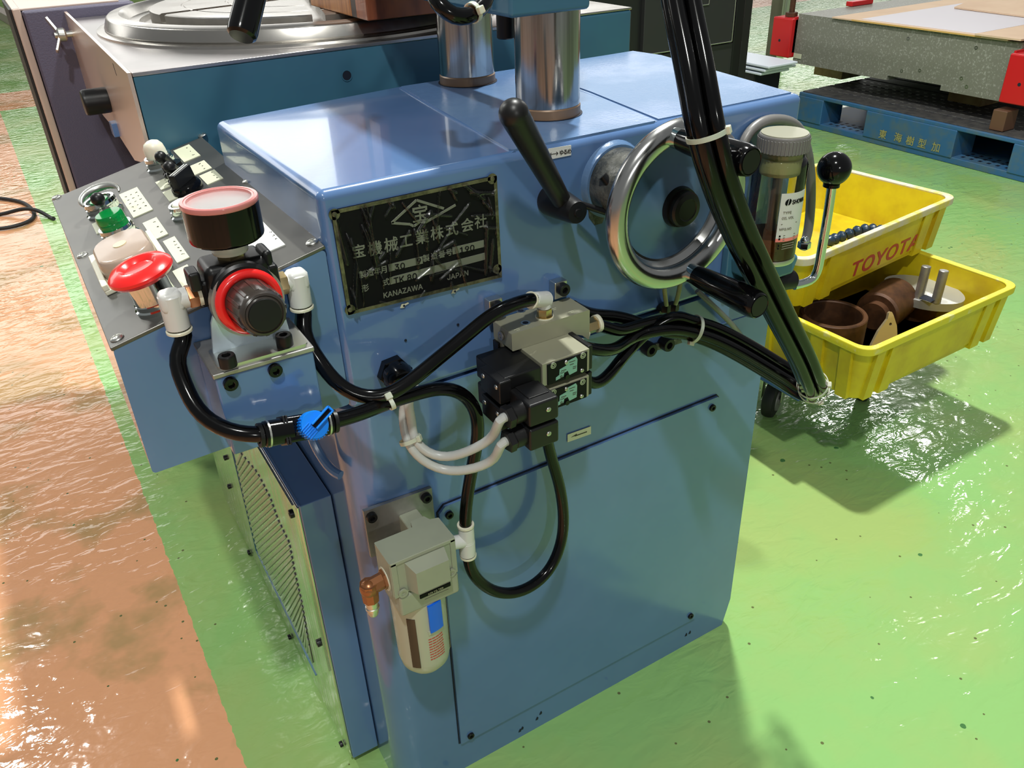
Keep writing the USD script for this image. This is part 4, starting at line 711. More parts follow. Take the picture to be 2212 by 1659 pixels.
# outlet fitting, right end
of = V(0.4072, 0.566, 0.5990)
part(t, 'port_nut', hexnut(of, X, 0.0076, 0.0120), 'brass'); part(t, 'release_collar', lathe([(0.005, 0), (0.0086, 0), (0.0086, 0.004), (0.005, 0.004), (0.005, 0)], of + X * 0.0120, X, 28), 'ivory_plastic')
part(t, 'port_ring', cyl(of - X * 0.0002 - Z * 0.004, of + X * 0.0012 - Z * 0.004, 0.0070, n=28), 'ivory_plastic')
for i, (z0, z1) in enumerate(((0.5797, 0.6028), (0.5525, 0.5752))):
    part(t, 'valve_body', rbox(0.3325, 0.3828, 0.5245, 0.5880, z0, z1, 0.0008), 'valve_grey')
    fp = part(t, 'face_plate', rbox(0.3370, 0.3795, 0.5232, 0.5246, z0 + 0.0006, z1 - 0.0016, 0.0005), 'plate_black', label='black valve face')
    zc = (z0 + z1) / 2
    lab = Polygon([(0.3455, zc - 0.0085), (0.3535, zc - 0.0070), (0.3545, zc - 0.0035), (0.3580, zc - 0.0025), (0.3600, zc - 0.0075), (0.3680, zc - 0.0062), (0.3685, zc + 0.0060), (0.3670, zc + 0.0088), (0.3580, zc + 0.0072), (0.3560, zc + 0.0030), (0.3495, zc + 0.0015), (0.3492, zc - 0.0040), (0.3455, zc - 0.0055)])
    lp = part(t, 'valve_label', prism(lab, (0, 0.5233, 0), X, Z, 0.0004), 'valve_label', smooth=False, label='pale green printed label', parent=fp)
    part(t, 'print', [rbox(a, b, 0.5227, 0.5230, zc + k - 0.0003, zc + k + 0.0003, 0.0001) for a, b, k in ((0.3595, 0.366, 0.0055), (0.3602, 0.3645, 0.0028), (0.351, 0.3565, -0.0005), (0.3635, 0.3675, -0.0005), (0.3635, 0.3670, -0.0022))] + [text('SMC', 0.0018, (0.3500, 0.5230, zc - 0.0034), X, Z, 0.0002)] +
         [ring((0.3512, 0.5230, zc - 0.0062), -Y, 0.0006, 0.0013, 0.0002, 14)], 'print_dark', smooth=False, parent=fp)
    for sx, sz in ((0.3565, 0.0075), (0.3735, -0.0062)):
        part(t, 'face_screw', cross_screw((sx, 0.5232, zc + sz - 0.001), -Y, 0.0021, 0.0014), 'zinc', parent=fp)
    for sx, sz in ((0.3430, 0.0088), (0.3745, 0.0088)):
        part(t, 'body_screw', [ring((sx, 0.5238, zc + sz - 0.0012), -Y, 0.0022, 0.0030, 0.0010, 22), socket_bolt((sx, 0.5236, zc + sz - 0.0012), -Y, 0.0018, 0.0006)], 'dirty_steel', parent=fp)
    part(t, 'override_button', cyl((0.3575, 0.5234, zc - 0.0085), (0.3575, 0.5222, zc - 0.0085), 0.0024, n=22), 'black_gloss', parent=fp)
    part(t, 'end_cap', rbox(0.3828, 0.3880, 0.5270, 0.5880, z0 - 0.0008, z1 + 0.0008, 0.001), 'black_plastic')
    part(t, 'release_collar', lathe([(0.004, 0), (0.0072, 0), (0.0084, 0.004), (0.004, 0.004), (0.004, 0)], (0.3880, 0.548, zc), X, 28), 'white_plastic' if i == 0 else 'black_plastic')
    so = part(t, 'solenoid', [rbox(0.2945, 0.3322, 0.5255, 0.5760, z0 - 0.0015, z1 - 0.0022, 0.0018), rbox(0.2875, 0.3000, 0.5215, 0.5560, z0 - 0.0012, z1 - 0.0026, 0.0014)], 'black_plastic', label='black solenoid coil')
    for sy in (0.5275, 0.5500):
        part(t, 'coil_screw', cross_screw((0.2875, sy, z0 + 0.014), -X, 0.0023, 0.0012), 'zinc', parent=so)
    dz = (0.0118, 0.0118)[i]
    zc2 = (0.5795, 0.5548)[i]
    dn = part(t, 'din_plug', [rbox(0.2975, 0.3272, 0.4905, 0.5235, zc2 - 0.0112, zc2 + 0.0108, 0.0022), rbox(0.3030, 0.3235, 0.5000, 0.5225, zc2 + 0.0090, zc2 + 0.0118, 0.0008), cyl((0.3000, 0.5040, zc2), (0.2868, 0.5030, zc2 - 0.0006), 0.0100, 0.0092, 30, 0.001)], 'black_plastic', label='black square cable plug')
    part(t, 'gland_nut', hexnut((0.2872, 0.5030, zc2 - 0.0006), V(-1, -0.04, -0.06), 0.0104, 0.0062), 'black_plastic', parent=dn)
    part(t, 'plug_screw', cross_screw((0.3165, 0.4905, zc2 + 0.001), -Y, 0.0024, 0.0010), 'zinc', parent=dn)
PLUG = [V(0.2812, 0.5028, 0.5785), V(0.2812, 0.5028, 0.5538)]

# ================================================================== CABLE GLAND AND PLUG CABLES
gl = AY(848, 800, 0.5990); gl[1] = 0.5998
t = thing('cable_gland', 'black hexagonal cable gland screwed into the blue front below the nameplate', 'cable gland', gl)
part(t, 'gland_base', hexnut(gl, -Y, 0.0150, 0.0085, 0.1), 'black_gloss')
part(t, 'gland_cap', [lathe([(0, 0), (0.0128, 0), (0.0130, 0.009), (0.0100, 0.0160), (0.0080, 0.0170), (0, 0.0170)], gl - Y * 0.0085, -Y, 34), hexnut(gl - Y * 0.0095, -Y, 0.0140, 0.0070, 0.4)], 'black_gloss')
go = gl + V(0.0015, -0.0225, -0.002)
c1 = [go + V(0.002, -0.001, 0), go + V(0.0065, -0.006, -0.004), AY(884, 862, 0.567), AY(888, 905, 0.565), AY(895, 945, 0.560), AY(922, 975, 0.552), AY(960, 986, 0.543), AY(1010, 975, 0.528), AY(1062, 944, 0.514), PLUG[0] + V(-0.006, -0.0004, -0.0016), PLUG[0] + V(0.004, 0.0005, 0.0004)]
c2 = [go + V(-0.003, -0.001, -0.003), go + V(-0.0005, -0.006, -0.009), AY(873, 880, 0.574), AY(873, 920, 0.569), AY(883, 957, 0.561), AY(912, 992, 0.553), AY(958, 1014, 0.543), AY(1012, 1014, 0.527), AY(1064, 993, 0.513), PLUG[1] + V(-0.006, -0.0004, -0.0016), PLUG[1] + V(0.004, 0.0005, 0.0004)]
solo('signal_cable', tube(c1, 0.0042, 16), 'cable_grey', 'upper pale grey cable curving from the gland into the upper black plug', 'cable')
solo('signal_cable', tube(c2, 0.0042, 16), 'cable_grey', 'lower pale grey cable curving from the gland into the lower black plug', 'cable')

# ================================================================== CABLE TIES
def tie(c, axis, ra, rb_, head_dir, label, w=0.0036, group=None, hint=(0, 0, 1), head=True):
    """A nylon strap looped round a bundle: elliptical band in the plane across axis, with its locking head."""
    x, y, z = frame(axis, hint); h = unit(np.asarray(head_dir, float) - z * np.dot(head_dir, z))
    a0 = math.atan2(np.dot(h, y), np.dot(h, x)); c = np.asarray(c, float)
    pt = lambda a, f=1.0: c + x * ra * f * math.cos(a) + y * rb_ * f * math.sin(a)
    loops = []
    for a in np.linspace(0, 2 * math.pi, 41):
        o = unit(pt(a) - c); loops.append(np.array([pt(a) - z * w / 2, pt(a) + z * w / 2, pt(a) + z * w / 2 + o * 0.0010, pt(a) - z * w / 2 + o * 0.0010]))
    t = thing('cable_tie', label, 'cable tie', c, group)
    part(t, 'strap', loft(loops, False, False), 'tie_nylon', smooth=40)
    if head:
        hp = pt(a0); o = unit(hp - c); tg = np.cross(z, o)
        part(t, 'tie_head', rbox(-0.0028, 0.0028, -0.0029, 0.0029, -0.0005, 0.0036, 0.0008, (tg, z, o), hp), 'tie_nylon')
tie(AY(886, 950, 0.5605), AY(893, 965, 0.558) - AY(882, 935, 0.562), 0.0090, 0.0056, (0.6, -0.8, 0.3), 'yellowish tie around the two pale grey cables', hint=(0, 1, 0))

# ================================================================== AIR HOSES ON THE FRONT
HR = 0.0060
eL, eR = AY(370, 650, 0.585), AY(641, 604, 0.590)
h1 = [eL + V(0, 0, -0.014), eL + V(0.0002, -0.001, -0.032), AY(384, 775, 0.578), AY(398, 830, 0.566), AY(432, 890, 0.548), AY(490, 928, 0.530), AY(545, 938, 0.521), AY(585, 937, 0.5195)]
solo('air_hose', tube(h1, HR, 18), 'hose_black', 'black air hose from the left white elbow down to the blue knobbed valve', 'hose')
h2 = [AY(690, 916, 0.5195), AY(722, 909, 0.5215), AY(780, 892, 0.532), AY(838, 870, 0.543), AY(900, 850, 0.549), AY(955, 840, 0.552), AY(1000, 853, 0.553), AY(1026, 888, 0.553), AY(1032, 935, 0.555), AY(1024, 990, 0.560), AY(1013, 1050, 0.562), AY(1006, 1110, 0.5605), V(0.2640, 0.560, 0.422)]
solo('air_hose', tube(h2, HR, 18), 'hose_black', 'black air hose from the blue knobbed valve over a bend down to the white tee', 'hose')
h3 = [eR + V(0, 0, -0.014), eR + V(0.0002, -0.001, -0.032), AY(660, 725, 0.580), AY(690, 780, 0.570), AY(735, 832, 0.556), AY(790, 856, 0.546), AY(840, 850, 0.5405), AY(885, 824, 0.541), AY(940, 780, 0.547), AY(1010, 722, 0.553), AY(1070, 676, 0.557), ec + ed * 0.028, ec + ed * 0.012]
solo('air_hose', tube(h3, HR, 18), 'hose_black', 'black air hose from the right white elbow up to the manifold elbow', 'hose')
h4 = [V(0.2636, 0.560, 0.397), V(0.2640, 0.560, 0.385), AY(1020, 1234, 0.5585), AY(1048, 1266, 0.555), AY(1090, 1281, 0.552), AY(1140, 1270, 0.552), AY(1186, 1230, 0.556), AY(1213, 1165, 0.561), AY(1216, 1100, 0.565), AY(1206, 1040, 0.568), AY(1190, 985, 0.569), AY(1182, 950, 0.568), V(0.3520, 0.566, 0.548)]
solo('air_hose', tube(h4, HR, 18), 'hose_black', 'black air hose hanging in a U from the white tee up behind the plugs', 'hose')
tc = AY(836, 862, 0.5415)
tie(tc, AY(850, 856, 0.541) - AY(820, 870, 0.541), 0.0066, 0.0128, (-0.3, -0.5, 0.9), 'white tie binding two black hoses below the nameplate', hint=(0, 1, 0))

# hand valve with blue knob
va, vb = AY(568, 939, 0.520), AY(716, 911, 0.520)
d = unit(vb - va); L = np.linalg.norm(vb - va); nv = unit(V(0.05, -0.85, 0.52)); nv = unit(nv - d * np.dot(nv, d)); sv = np.cross(nv, d); vf = (d, -sv, nv)
t = thing('hand_valve', 'black in-line shut-off valve with a ribbed blue knob', 'valve', (va + vb) / 2)
part(t, 'valve_body', [cyl(va, va + d * L * 0.42, 0.0096, n=34, bev=0.001), cyl(vb, vb - d * L * 0.42, 0.0096, n=34, bev=0.001), rbox(L * 0.26, L * 0.80, -0.0098, 0.0098, -0.0098, 0.0075, 0.003, vf, va)], 'black_gloss')
part(t, 'body_rib', [rbox(L * k, L * k + 0.0016, -0.0108, 0.0108, -0.0105, 0.0082, 0.0005, vf, va) for k in (0.27, 0.31)], 'black_plastic')
for p, s in ((va, 1), (vb, -1)):
    part(t, 'steel_band', ring(p + d * s * 0.0035 - d * 0.0006, d, 0.0090, 0.0100, 0.0014, 36), 'zinc')
    part(t, 'release_collar', lathe([(0.0062, 0), (0.0090, 0), (0.0090, 0.0028), (0.0062, 0.0028), (0.0062, 0)], p - d * s * 0.0034, d * s, 30), 'black_plastic')
kc = va + d * L * 0.66 + nv * 0.0070
g = part(t, 'knob', lathe([(0, 0), (0.0106, 0), (0.0106, 0.0085), (0.0100, 0.0095), (0, 0.0095)], kc, nv, 40), 'blue_knob', label='bright blue knob')
ka = unit(d * 0.80 - sv * 0.60 * 1.0); kb = np.cross(nv, ka)
if np.dot(ka, Z) < 0: ka = unit(d * 0.80 + sv * 0.60); kb = np.cross(nv, ka)
part(t, 'pointer_lever', [rbox(-0.0020, 0.0165, -0.0030, -0.0016, 0.0090, 0.0130, 0.0004, (ka, kb, nv), kc), rbox(-0.0020, 0.0165, 0.0016, 0.0030, 0.0090, 0.0130, 0.0004, (ka, kb, nv), kc), rbox(0.0150, 0.0165, -0.0030, 0.0030, 0.0090, 0.0130, 0.0004, (ka, kb, nv), kc)], 'blue_knob', parent=g)
part(t, 'lever_slot', rbox(-0.0018, 0.0152, -0.0017, 0.0017, 0.0092, 0.0100, 0.0002, (ka, kb, nv), kc), 'plate_black', parent=g)
part(t, 'knob_ribs', [rbox(-0.0102, -0.0022, k - 0.0004, k + 0.0004, 0.0094, 0.0102, 0.0002, (ka, kb, nv), kc) for k in np.arange(-0.0045, 0.0046, 0.0018)] +
     [bar(kc + nv * 0.0006 + rr * 0.0105, kc + nv * 0.0088 + rr * 0.0105, 0.0011, 0.0007, rr, 0.0002) for rr in [ka * math.cos(a) + kb * math.sin(a) for a in np.radians(np.arange(110, 300, 12))]], 'blue_knob', parent=g)

# ================================================================== AIR FILTER
t = thing('air_filter', 'grey air filter with a pale round bowl and blue latch on the lower front', 'air filter', (0.205, 0.56, 0.27))
part(t, 'mount_plate', prism(Polygon([(0.1766, 0.4020), (0.2400, 0.4020), (0.2475, 0.4130), (0.2475, 0.4572), (0.1766, 0.4600)]), (0, 0.5998, 0), X, Z, 0.0040), 'dirty_steel', smooth=False, label='steel plate with two bolts')
for p in ((801, 1115), (919, 1073)):
    part(t, 'plate_bolt', socket_bolt(AY(*p, 0.5958), -Y, 0.0052, 0.0052), 'black_plastic')
bodyp = Polygon([(0.1722, 0.5312), (0.2380, 0.5312), (0.2380, 0.5640), (0.2300, 0.5660), (0.2270, 0.5735), (0.2130, 0.5735), (0.2110, 0.5650), (0.1722, 0.5650)])
part(t, 'filter_head', [prism(bodyp.buffer(-0.0012).buffer(0.0012, quad_segs=3), (0, 0, 0.4060), X, Y, 0.0410), rbox(0.1760, 0.2360, 0.5380, 0.5720, 0.3850, 0.4070, 0.003), rbox(0.2100, 0.2300, 0.5700, 0.5965, 0.4150, 0.4400, 0.002)], 'grey_body', smooth=30)
part(t, 'head_flange', [rbox(0.1765, 0.2380, 0.5295, 0.5700, 0.3785, 0.4040, 0.0030), rbox(0.1730, 0.1790, 0.5302, 0.5335, 0.4040, 0.4460, 0.0008), rbox(0.2325, 0.2380, 0.5302, 0.5335, 0.4040, 0.4460, 0.0008), rbox(0.1730, 0.2380, 0.5302, 0.5335, 0.4425, 0.4468, 0.0008)], 'grey_body', smooth=30)
fr_ = hull([V(x, 0.5315, z) for x in (0.1865, 0.2265) for z in (0.4080, 0.4415)] + [V(x, 0.5180, z) for x in (0.1915, 0.2245) for z in (0.4105, 0.4360)])
part(t, 'front_boss', fr_, 'grey_body', smooth=False)
for p in ((871, 1281), (975, 1237)):
    c = AY(*p, 0.5295); part(t, 'head_screw', [ring(c + Y * 0.0006, -Y, 0.0026, 0.0046, 0.0018, 24), socket_bolt(c, -Y, 0.0026, 0.0008)], 'grey_body')
nl = part(t, 'name_strip', rbox(0.1965, 0.2285, 0.5286, 0.5297, 0.3925, 0.3970, 0.0004), 'plate_black', smooth=False, label='narrow dark green printed strip')
part(t, 'print', [text('AIR FILTER', 0.0022, (0.2045, 0.5284, 0.3937), X, Z, 0.0002, 0.016), ], 'label_cream', smooth=False, parent=nl)
part(t, 'arrow_mark', [bar((0.201, 0.5294, 0.3890), (0.226, 0.5294, 0.3890), 0.0006, 0.0002, -Y, 0.0001)], 'print_grey', smooth=False)
bc = V(0.2050, 0.5575, 0.0)
part(t, 'bowl', lathe([(0, 0.2725), (0.010, 0.2728), (0.0185, 0.2765), (0.0245, 0.2850), (0.0265, 0.2960), (0.0275, 0.385), (0, 0.385)], bc, Z, 64), 'bowl_ivory', label='pale round bowl')
part(t, 'drain', cyl(bc + Z * 0.2665, bc + Z * 0.2740, 0.0050, n=20), 'black_plastic')
def curved(c, r, a0, a1, z0, z1, th, n=10):
    """Curved strip on an upright cylinder (angles in degrees)."""
    loops = []
    for a in np.radians(np.linspace(a0, a1, n)):
        o = V(math.cos(a), math.sin(a), 0); loops.append(np.array([c + o * (r - 0.0004) + Z * z0, c + o * (r + th) + Z * z0, c + o * (r + th) + Z * z1, c + o * (r - 0.0004) + Z * z1]))
    return loft(loops)
for a0, a1, z0, z1 in ((-140, -122, 0.2960, 0.3640), (-36, -20, 0.2960, 0.3700)):
    w = part(t, 'sight_window', curved(bc, 0.0268, a0, a1, z0, z1, 0.0009), 'smoke_window', label='dark sight window', smooth=30)
part(t, 'latch', curved(bc, 0.0274, -95, -66, 0.3440, 0.3790, 0.0026), 'blue_latch', label='blue latch')
part(t, 'latch_rim', curved(bc, 0.0270, -99, -62, 0.3400, 0.3450, 0.0010), 'bowl_ivory')
rt = random.Random(5)
lines = []
for k in range(9):
    z = 0.3330 - k * 0.0036
    a = -100
    while a < -66:
        w = rt.uniform(3, 9); lines.append(curved(bc, 0.0266 + (z - .296) * 0.0112, a, min(a + w, -64), z, z + 0.0009, 0.0003, 4)); a += w + 1.2
part(t, 'caution_print', lines, 'print_red', smooth=False, label='small red caution print')
# inlet elbow and nipple, left
ic = V(0.1560, 0.5480, 0.4130)
part(t, 'inlet_elbow', [cyl((0.1725, 0.548, 0.416), ic + V(-0.004, 0, 0), 0.0080, n=8), cyl(ic + Z * 0.006, ic - Z * 0.0150, 0.0086, 0.0078, 8), ball(ic, 0.0090, 2), cyl((0.1735, 0.548, 0.416), (0.1690, 0.548, 0.416), 0.0100, n=6)], 'copper_brown', label='brown brass inlet elbow', smooth=25)
part(t, 'elbow_ring', cyl((0.1765, 0.548, 0.416), (0.1715, 0.548, 0.416), 0.0118, n=30), 'ivory_plastic')
part(t, 'hose_nipple', lathe([(0, 0), (0.0066, 0), (0.0066, 0.0025), (0.0056, 0.0030), (0.0058, 0.0080), (0.0066, 0.0084), (0.0066, 0.0105), (0.0054, 0.0110), (0.0052, 0.0160), (0.0040, 0.0190), (0, 0.0190)], ic - Z * 0.0150, -Z, 24), 'zinc')
# white tee, right
tt_ = thing('tee_fitting', 'white push-in tee fitting at the right port of the air filter', 'pipe fitting', (0.2638, 0.56, 0.386))
part(tt_, 'tee_body', [cyl((0.2638, 0.560, 0.4085), (0.2640, 0.560, 0.4265), 0.0078, n=30, bev=0.0008), cyl((0.2636, 0.560, 0.4085), (0.2634, 0.560, 0.3905), 0.0082, n=30, bev=0.0008), cyl((0.2640, 0.560, 0.409), (0.2460, 0.560, 0.413), 0.0070, n=26), ball((0.2637, 0.56, 0.4085), 0.0080)], 'white_plastic')
part(tt_, 'branch_nut', hexnut((0.2380, 0.560, 0.4145), X, 0.0082, 0.0085), 'zinc')
for z, s in ((0.4270, 1), (0.3900, -1)):
    part(tt_, 'release_collar', lathe([(0.0062, 0), (0.0084, 0), (0.0084, 0.0022), (0.0062, 0.0026), (0.0062, 0)], (0.2638, 0.560, z), V(0, 0, s), 30), 'ivory_plastic')
    part(tt_, 'collar_gap', cyl((0.2638, 0.560, z - s * 0.0012), (0.2638, 0.560, z + s * 0.0004), 0.0076, n=28), 'black_steel')

# ================================================================== HOSE BUNDLE
cen = [(1462, -60, .500), (1478, 40, .480), (1500, 150, .458), (1522, 270, .440), (1550, 380, .436), (1592, 490, .440), (1640, 590, .447), (1690, 690, .455), (1733, 775, .462), (1752, 822, .468)]
back = [(1706, 818, .510), (1650, 783, .527), (1590, 748, .543), (1530, 720, .556), (1470, 704, .566), (1415, 702, .572)]
A_ = [AY(*p) for p in cen]; B_ = [AY(*p) for p in back]
bend = [AY(1756, 842, .481), AY(1738, 838, .496)]
Pc = spline(A_ + bend + B_, 0.004); Tc, Uc, Wc = frames_along(Pc)
# order the four hoses side by side as the camera meets them: use a fixed pair of cross directions
ends = [[(1350, 688, .582), (1300, 681, .587), V(0.4060, 0.5845, 0.6140)], [(1362, 708, .570), (1335, 713, .566), V(0.4190, 0.566, 0.5990)],
        [(1380, 724, .570), (1340, 747, .560), V(0.3910, 0.548, 0.5912)], [(1380, 735, .574), (1335, 785, .563), (1300, 822, .556), V(0.3895, 0.552, 0.5638)]]
offs = [(-0.0061, 0.0061), (0.0061, 0.0061), (-0.0061, -0.0061), (0.0061, -0.0061)]
names = ['black hose of the hanging bundle that ends at the manifold top corner', 'black hose of the hanging bundle that ends in the brass fitting', 'black hose of the hanging bundle that ends at the upper valve', 'black hose of the hanging bundle that ends at the lower valve']
for (a, b), en, nm in zip(offs, ends, names):
    pts = Pc + a * Uc + b * Wc
    key = [pts[k] for k in list(range(0, len(pts) - 1, 6))]
    tailp = [AY(*p) if isinstance(p, tuple) else p for p in en]
    key += tailp
    solo('air_hose', tube(key, HR, 16, 0.005), 'hose_black', nm, 'hose')
def on_c(px, py):                                # nearest bundle point to a photo direction, first half only
    d = ray(px, py); d /= np.linalg.norm(d); v = Pc - EYE; dist = np.linalg.norm(v - np.outer(v @ d, d), axis=1); return dist
k = int(np.argmin(on_c(1524, 290))); tie(Pc[k], Tc[k], 0.0138, 0.0138, (0.55, -0.8, 0.35), 'white tie around the hose bundle in front of the hand wheel')
k = int(len(Pc) - 1 - np.argmin(on_c(1500, 712)[::-1])); kk = np.argmin(np.where(np.arange(len(Pc)) > len(Pc) * 0.6, on_c(1502, 712), 9)); tie(Pc[kk], Tc[kk], 0.0138, 0.0138, (0.1, -0.4, -1), 'white tie around the hose bundle beside the valve manifold')
nb = len(Pc); half = np.arange(nb) > 0
kb_ = int(np.argmin(on_c(1754, 838)))
for dk, nm, hd in ((-3, 'larger white tie at the lowest bend of the hose bundle, head to the right', (0.9, -0.3, -0.5)), (2, 'second white tie at the lowest bend of the hose bundle, head to the left', (0.2, -0.5, -0.9))):
    tie(Pc[kb_ + dk], Tc[kb_ + dk], 0.0148, 0.0148, hd, nm)

# clamp nuts under the bundle, thin oil tubes
t = thing('hose_clamp', 'pair of black clamp screws on a small plate under the hose bundle', 'clamp', AY(1420, 745, .597))
part(t, 'clamp_plate', plate([AY(1398, 760, .5992), AY(1470, 738, .5992), AY(1466, 728, .5992), AY(1398, 745, .5992)], -Y, 0.003), 'grease', smooth=False)
for p in ((1396, 750), (1434, 739)):
    c = AY(*p, .5975); part(t, 'clamp_screw', socket_bolt(c, -Y, 0.0078, 0.010), 'black_plastic')
for i, (a, nm) in enumerate((([(1433, 600, .590), (1436, 632, .585), (1440, 662, .590)], 'left of the two thin pale oil tubes below the hand wheel'), ([(1471, 600, .590), (1466, 632, .585), (1458, 660, .590)], 'right of the two thin pale oil tubes below the hand wheel'))):
    P3 = [AY(*p) for p in a]
    t = thing('oil_tube', nm, 'tube', P3[-1])
    part(t, 'tube', tube(P3, 0.0024, 12), 'tube_pale')
    part(t, 'tube_nut', [hexnut(P3[-1] + V(0, 0.002, -0.006), Z, 0.0058, 0.008), cyl(P3[-1] + V(0, 0.004, -0.006), P3[-1] + V(0, 0.0095, -0.004), 0.0052)], 'black_steel')
solo('oil_tube', tube([AY(1506, 628, .592), AY(1540, 660, .588), AY(1580, 700, .590), AY(1606, 735, .594)], 0.0030, 12), 'tube_grey', 'thin grey tube running diagonally down behind the hose bundle', 'tube')

# ================================================================== OIL LUBRICATOR
bt = AY(1693, 288, .562); bx, by = bt[0] + 0.0025, .5630; zt_, zb_ = bt[2], AY(1663, 548, .562)[2]
t = thing('oil_lubricator', 'clear oil bottle with ribbed grey cap and printed label right of the wheel', 'lubricator', (bx, by, zb_ - 0.03))
cB = V(bx, by, 0)
part(t, 'cap', [lathe([(0, zt_ - 0.0165), (0.0236, zt_ - 0.0165), (0.0246, zt_ - 0.0155), (0.0246, zt_ - 0.0020), (0.0232, zt_), (0, zt_)], cB, Z, 64)], 'cap_grey')
part(t, 'cap_top', lathe([(0, zt_ - 0.0002), (0.0226, zt_ - 0.0002), (0.0224, zt_ + 0.0010), (0, zt_ + 0.0012)], cB, Z, 56), 'cap_top', label='pale dusty top of the cap')
part(t, 'cap_ribs', [bar(cB + o * 0.0243 + Z * (zt_ - 0.0160), cB + o * 0.0243 + Z * (zt_ - 0.0030), 0.0017, 0.0009, o, 0.0003) for o in [V(math.cos(a), math.sin(a), 0) for a in np.linspace(0, 2 * math.pi, 44, endpoint=False)]], 'cap_grey')
part(t, 'bottle', [lathe([(0.0205, zt_ - 0.0165), (0.0215, zt_ - 0.0175), (0.0215, zt_ - 0.0215), (0.0245, zt_ - 0.0240), (0.0264, zt_ - 0.0290), (0.0264, zb_ + 0.003), (0.0250, zb_), (0.0240, zb_)], cB, Z, 64)], 'bottle_clear', label='clear plastic bottle')
part(t, 'filler_sleeve', lathe([(0.0, zt_ - 0.0390), (0.0196, zt_ - 0.0390), (0.0200, zt_ - 0.0370), (0.0200, zt_ - 0.0240), (0.0196, zt_ - 0.0170), (0, zt_ - 0.0170)], cB, Z, 48), 'neck_olive', label='olive inner sleeve')
part(t, 'suction_pipe', cyl(cB + V(0.006, 0.006, zb_ + 0.004), cB + V(0.006, 0.006, zt_ - 0.04), 0.005, n=20), 'tube_grey')
part(t, 'oil', lathe([(0, zb_ + 0.0015), (0.0246, zb_ + 0.0015), (0.0246, zb_ + 0.0240), (0, zb_ + 0.0240)], cB, Z, 56), 'oil', label='amber oil')
lp = part(t, 'bottle_label', curved(cB, 0.0268, -128, -62, zb_ + 0.0270, zt_ - 0.0520, 0.0004, 18), 'label_white', label='white printed label with pink foot', smooth=30)
part(t, 'label_foot', curved(cB, 0.0268, -128, -62, zb_ + 0.0235, zb_ + 0.0272, 0.0004, 18), 'label_pink', smooth=30, parent=lp)
def wrap(m, c, r, a0, z0):
    """Bend flat lettering (x along, y up, z out) round an upright cylinder."""
    v = m.vertices; a = math.radians(a0) + v[:, 0] / r; rr_ = r + v[:, 2]
    return trimesh.Trimesh(np.stack([c[0] + rr_ * np.cos(a), c[1] + rr_ * np.sin(a), z0 + v[:, 1]], 1), m.faces, process=False)
ft = lambda s, h, w=None, bold=False: text(s, h, (0, 0, 0), X, Y, 0.0003, w, bold)
lt = zt_ - 0.0520
oval = Polygon([(0.0030 * math.cos(a) + 0.0008 * math.sin(a), 0.0034 * math.sin(a)) for a in np.linspace(0, 2 * math.pi, 30)]).difference(Polygon([(-0.0010, -0.0042), (0.0000, -0.0042), (0.0012, 0.0042), (0.0002, 0.0042)]))
pr = [wrap(prism(oval, (0, 0, 0), X, Y, 0.0003), cB, 0.0274, -112, lt - 0.0085), wrap(ft('SHOWA', 0.0042, 0.017, True), cB, 0.0274, -103, lt - 0.0110)]
part(t, 'label_logo', pr, 'plate_black', smooth=False, parent=lp)
pr = [wrap(ft('TYPE', 0.0026), cB, 0.0274, -120, lt - 0.0205), wrap(ft('OIL VOL', 0.0024), cB, 0.0274, -121, lt - 0.0260), wrap(ft('MFG.NO', 0.0024), cB, 0.0274, -123, lt - 0.0375)]
for k in (0.0315, 0.0435, 0.0460, 0.0485, 0.0530, 0.0555, 0.0580):
    pr.append(wrap(prism([(0.004 if k > .04 else 0, 0), (0.0185, 0), (0.0185, 0.0008), (0.004 if k > .04 else 0, 0.0008)], (0, 0, 0), X, Y, 0.0003), cB, 0.0274, -121, lt - k))
part(t, 'label_print', pr, 'print_grey', smooth=False, parent=lp)
part(t, 'label_marks', [wrap(prism([(0, 0), (0.0016, 0), (0.0016, 0.0018), (0, 0.0018)], (0, 0, 0), X, Y, 0.0003), cB, 0.0274, -122, lt - k) for k in (0.0445, 0.0475, 0.0545, 0.0575)], 'plate_black', smooth=False, parent=lp)
part(t, 'base_ring', lathe([(0, zb_ - 0.004), (0.0262, zb_ - 0.004), (0.0268, zb_ - 0.002), (0.0262, zb_ + 0.0012), (0, zb_ + 0.0012)], cB, Z, 56), 'zinc')
part(t, 'pump_body', [hullr([(bx - 0.020, .556, zb_ - 0.010), (bx + 0.030, .556, zb_ - 0.010), (bx + 0.030, .590, zb_ - 0.010), (bx - 0.020, .590, zb_ - 0.010), (bx - 0.018, .556, zb_ - 0.022), (bx + 0.026, .556, zb_ - 0.022), (bx + 0.026, .590, zb_ - 0.022), (bx - 0.018, .590, zb_ - 0.022)], 0.005), rbox(bx - 0.03, bx + 0.028, 0.590, 0.5996, zb_ - 0.05, zb_ + 0.004, 0.002)], 'teal_paint')
part(t, 'pump_barrel', [cyl((bx - 0.005, .568, zb_ - 0.036), (bx + 0.043, .562, zb_ - 0.040), 0.0105, n=28, bev=0.001), cyl((bx - 0.022, .572, zb_ - 0.045), (bx + 0.012, .572, zb_ - 0.045), 0.015, n=24, bev=0.002)], 'black_plastic')
c = AY(1738, 524, .565); part(t, 'vent_screw', [hexnut(c - Z * 0.006, Z, 0.0070, 0.007), ball(c + Z * 0.002, 0.0050, 2)], 'chrome')
bl = AY(1802, 364, .560)
t = thing('pump_lever', 'black ball on a bent chrome rod beside the oil bottle', 'lever', (bl[0], .56, .56))
part(t, 'ball_knob', [ball(bl, 0.0172, 4), cyl(bl - Z * 0.0155, bl - Z * 0.0190, 0.0085, n=26)], 'black_gloss', label='glossy black ball')
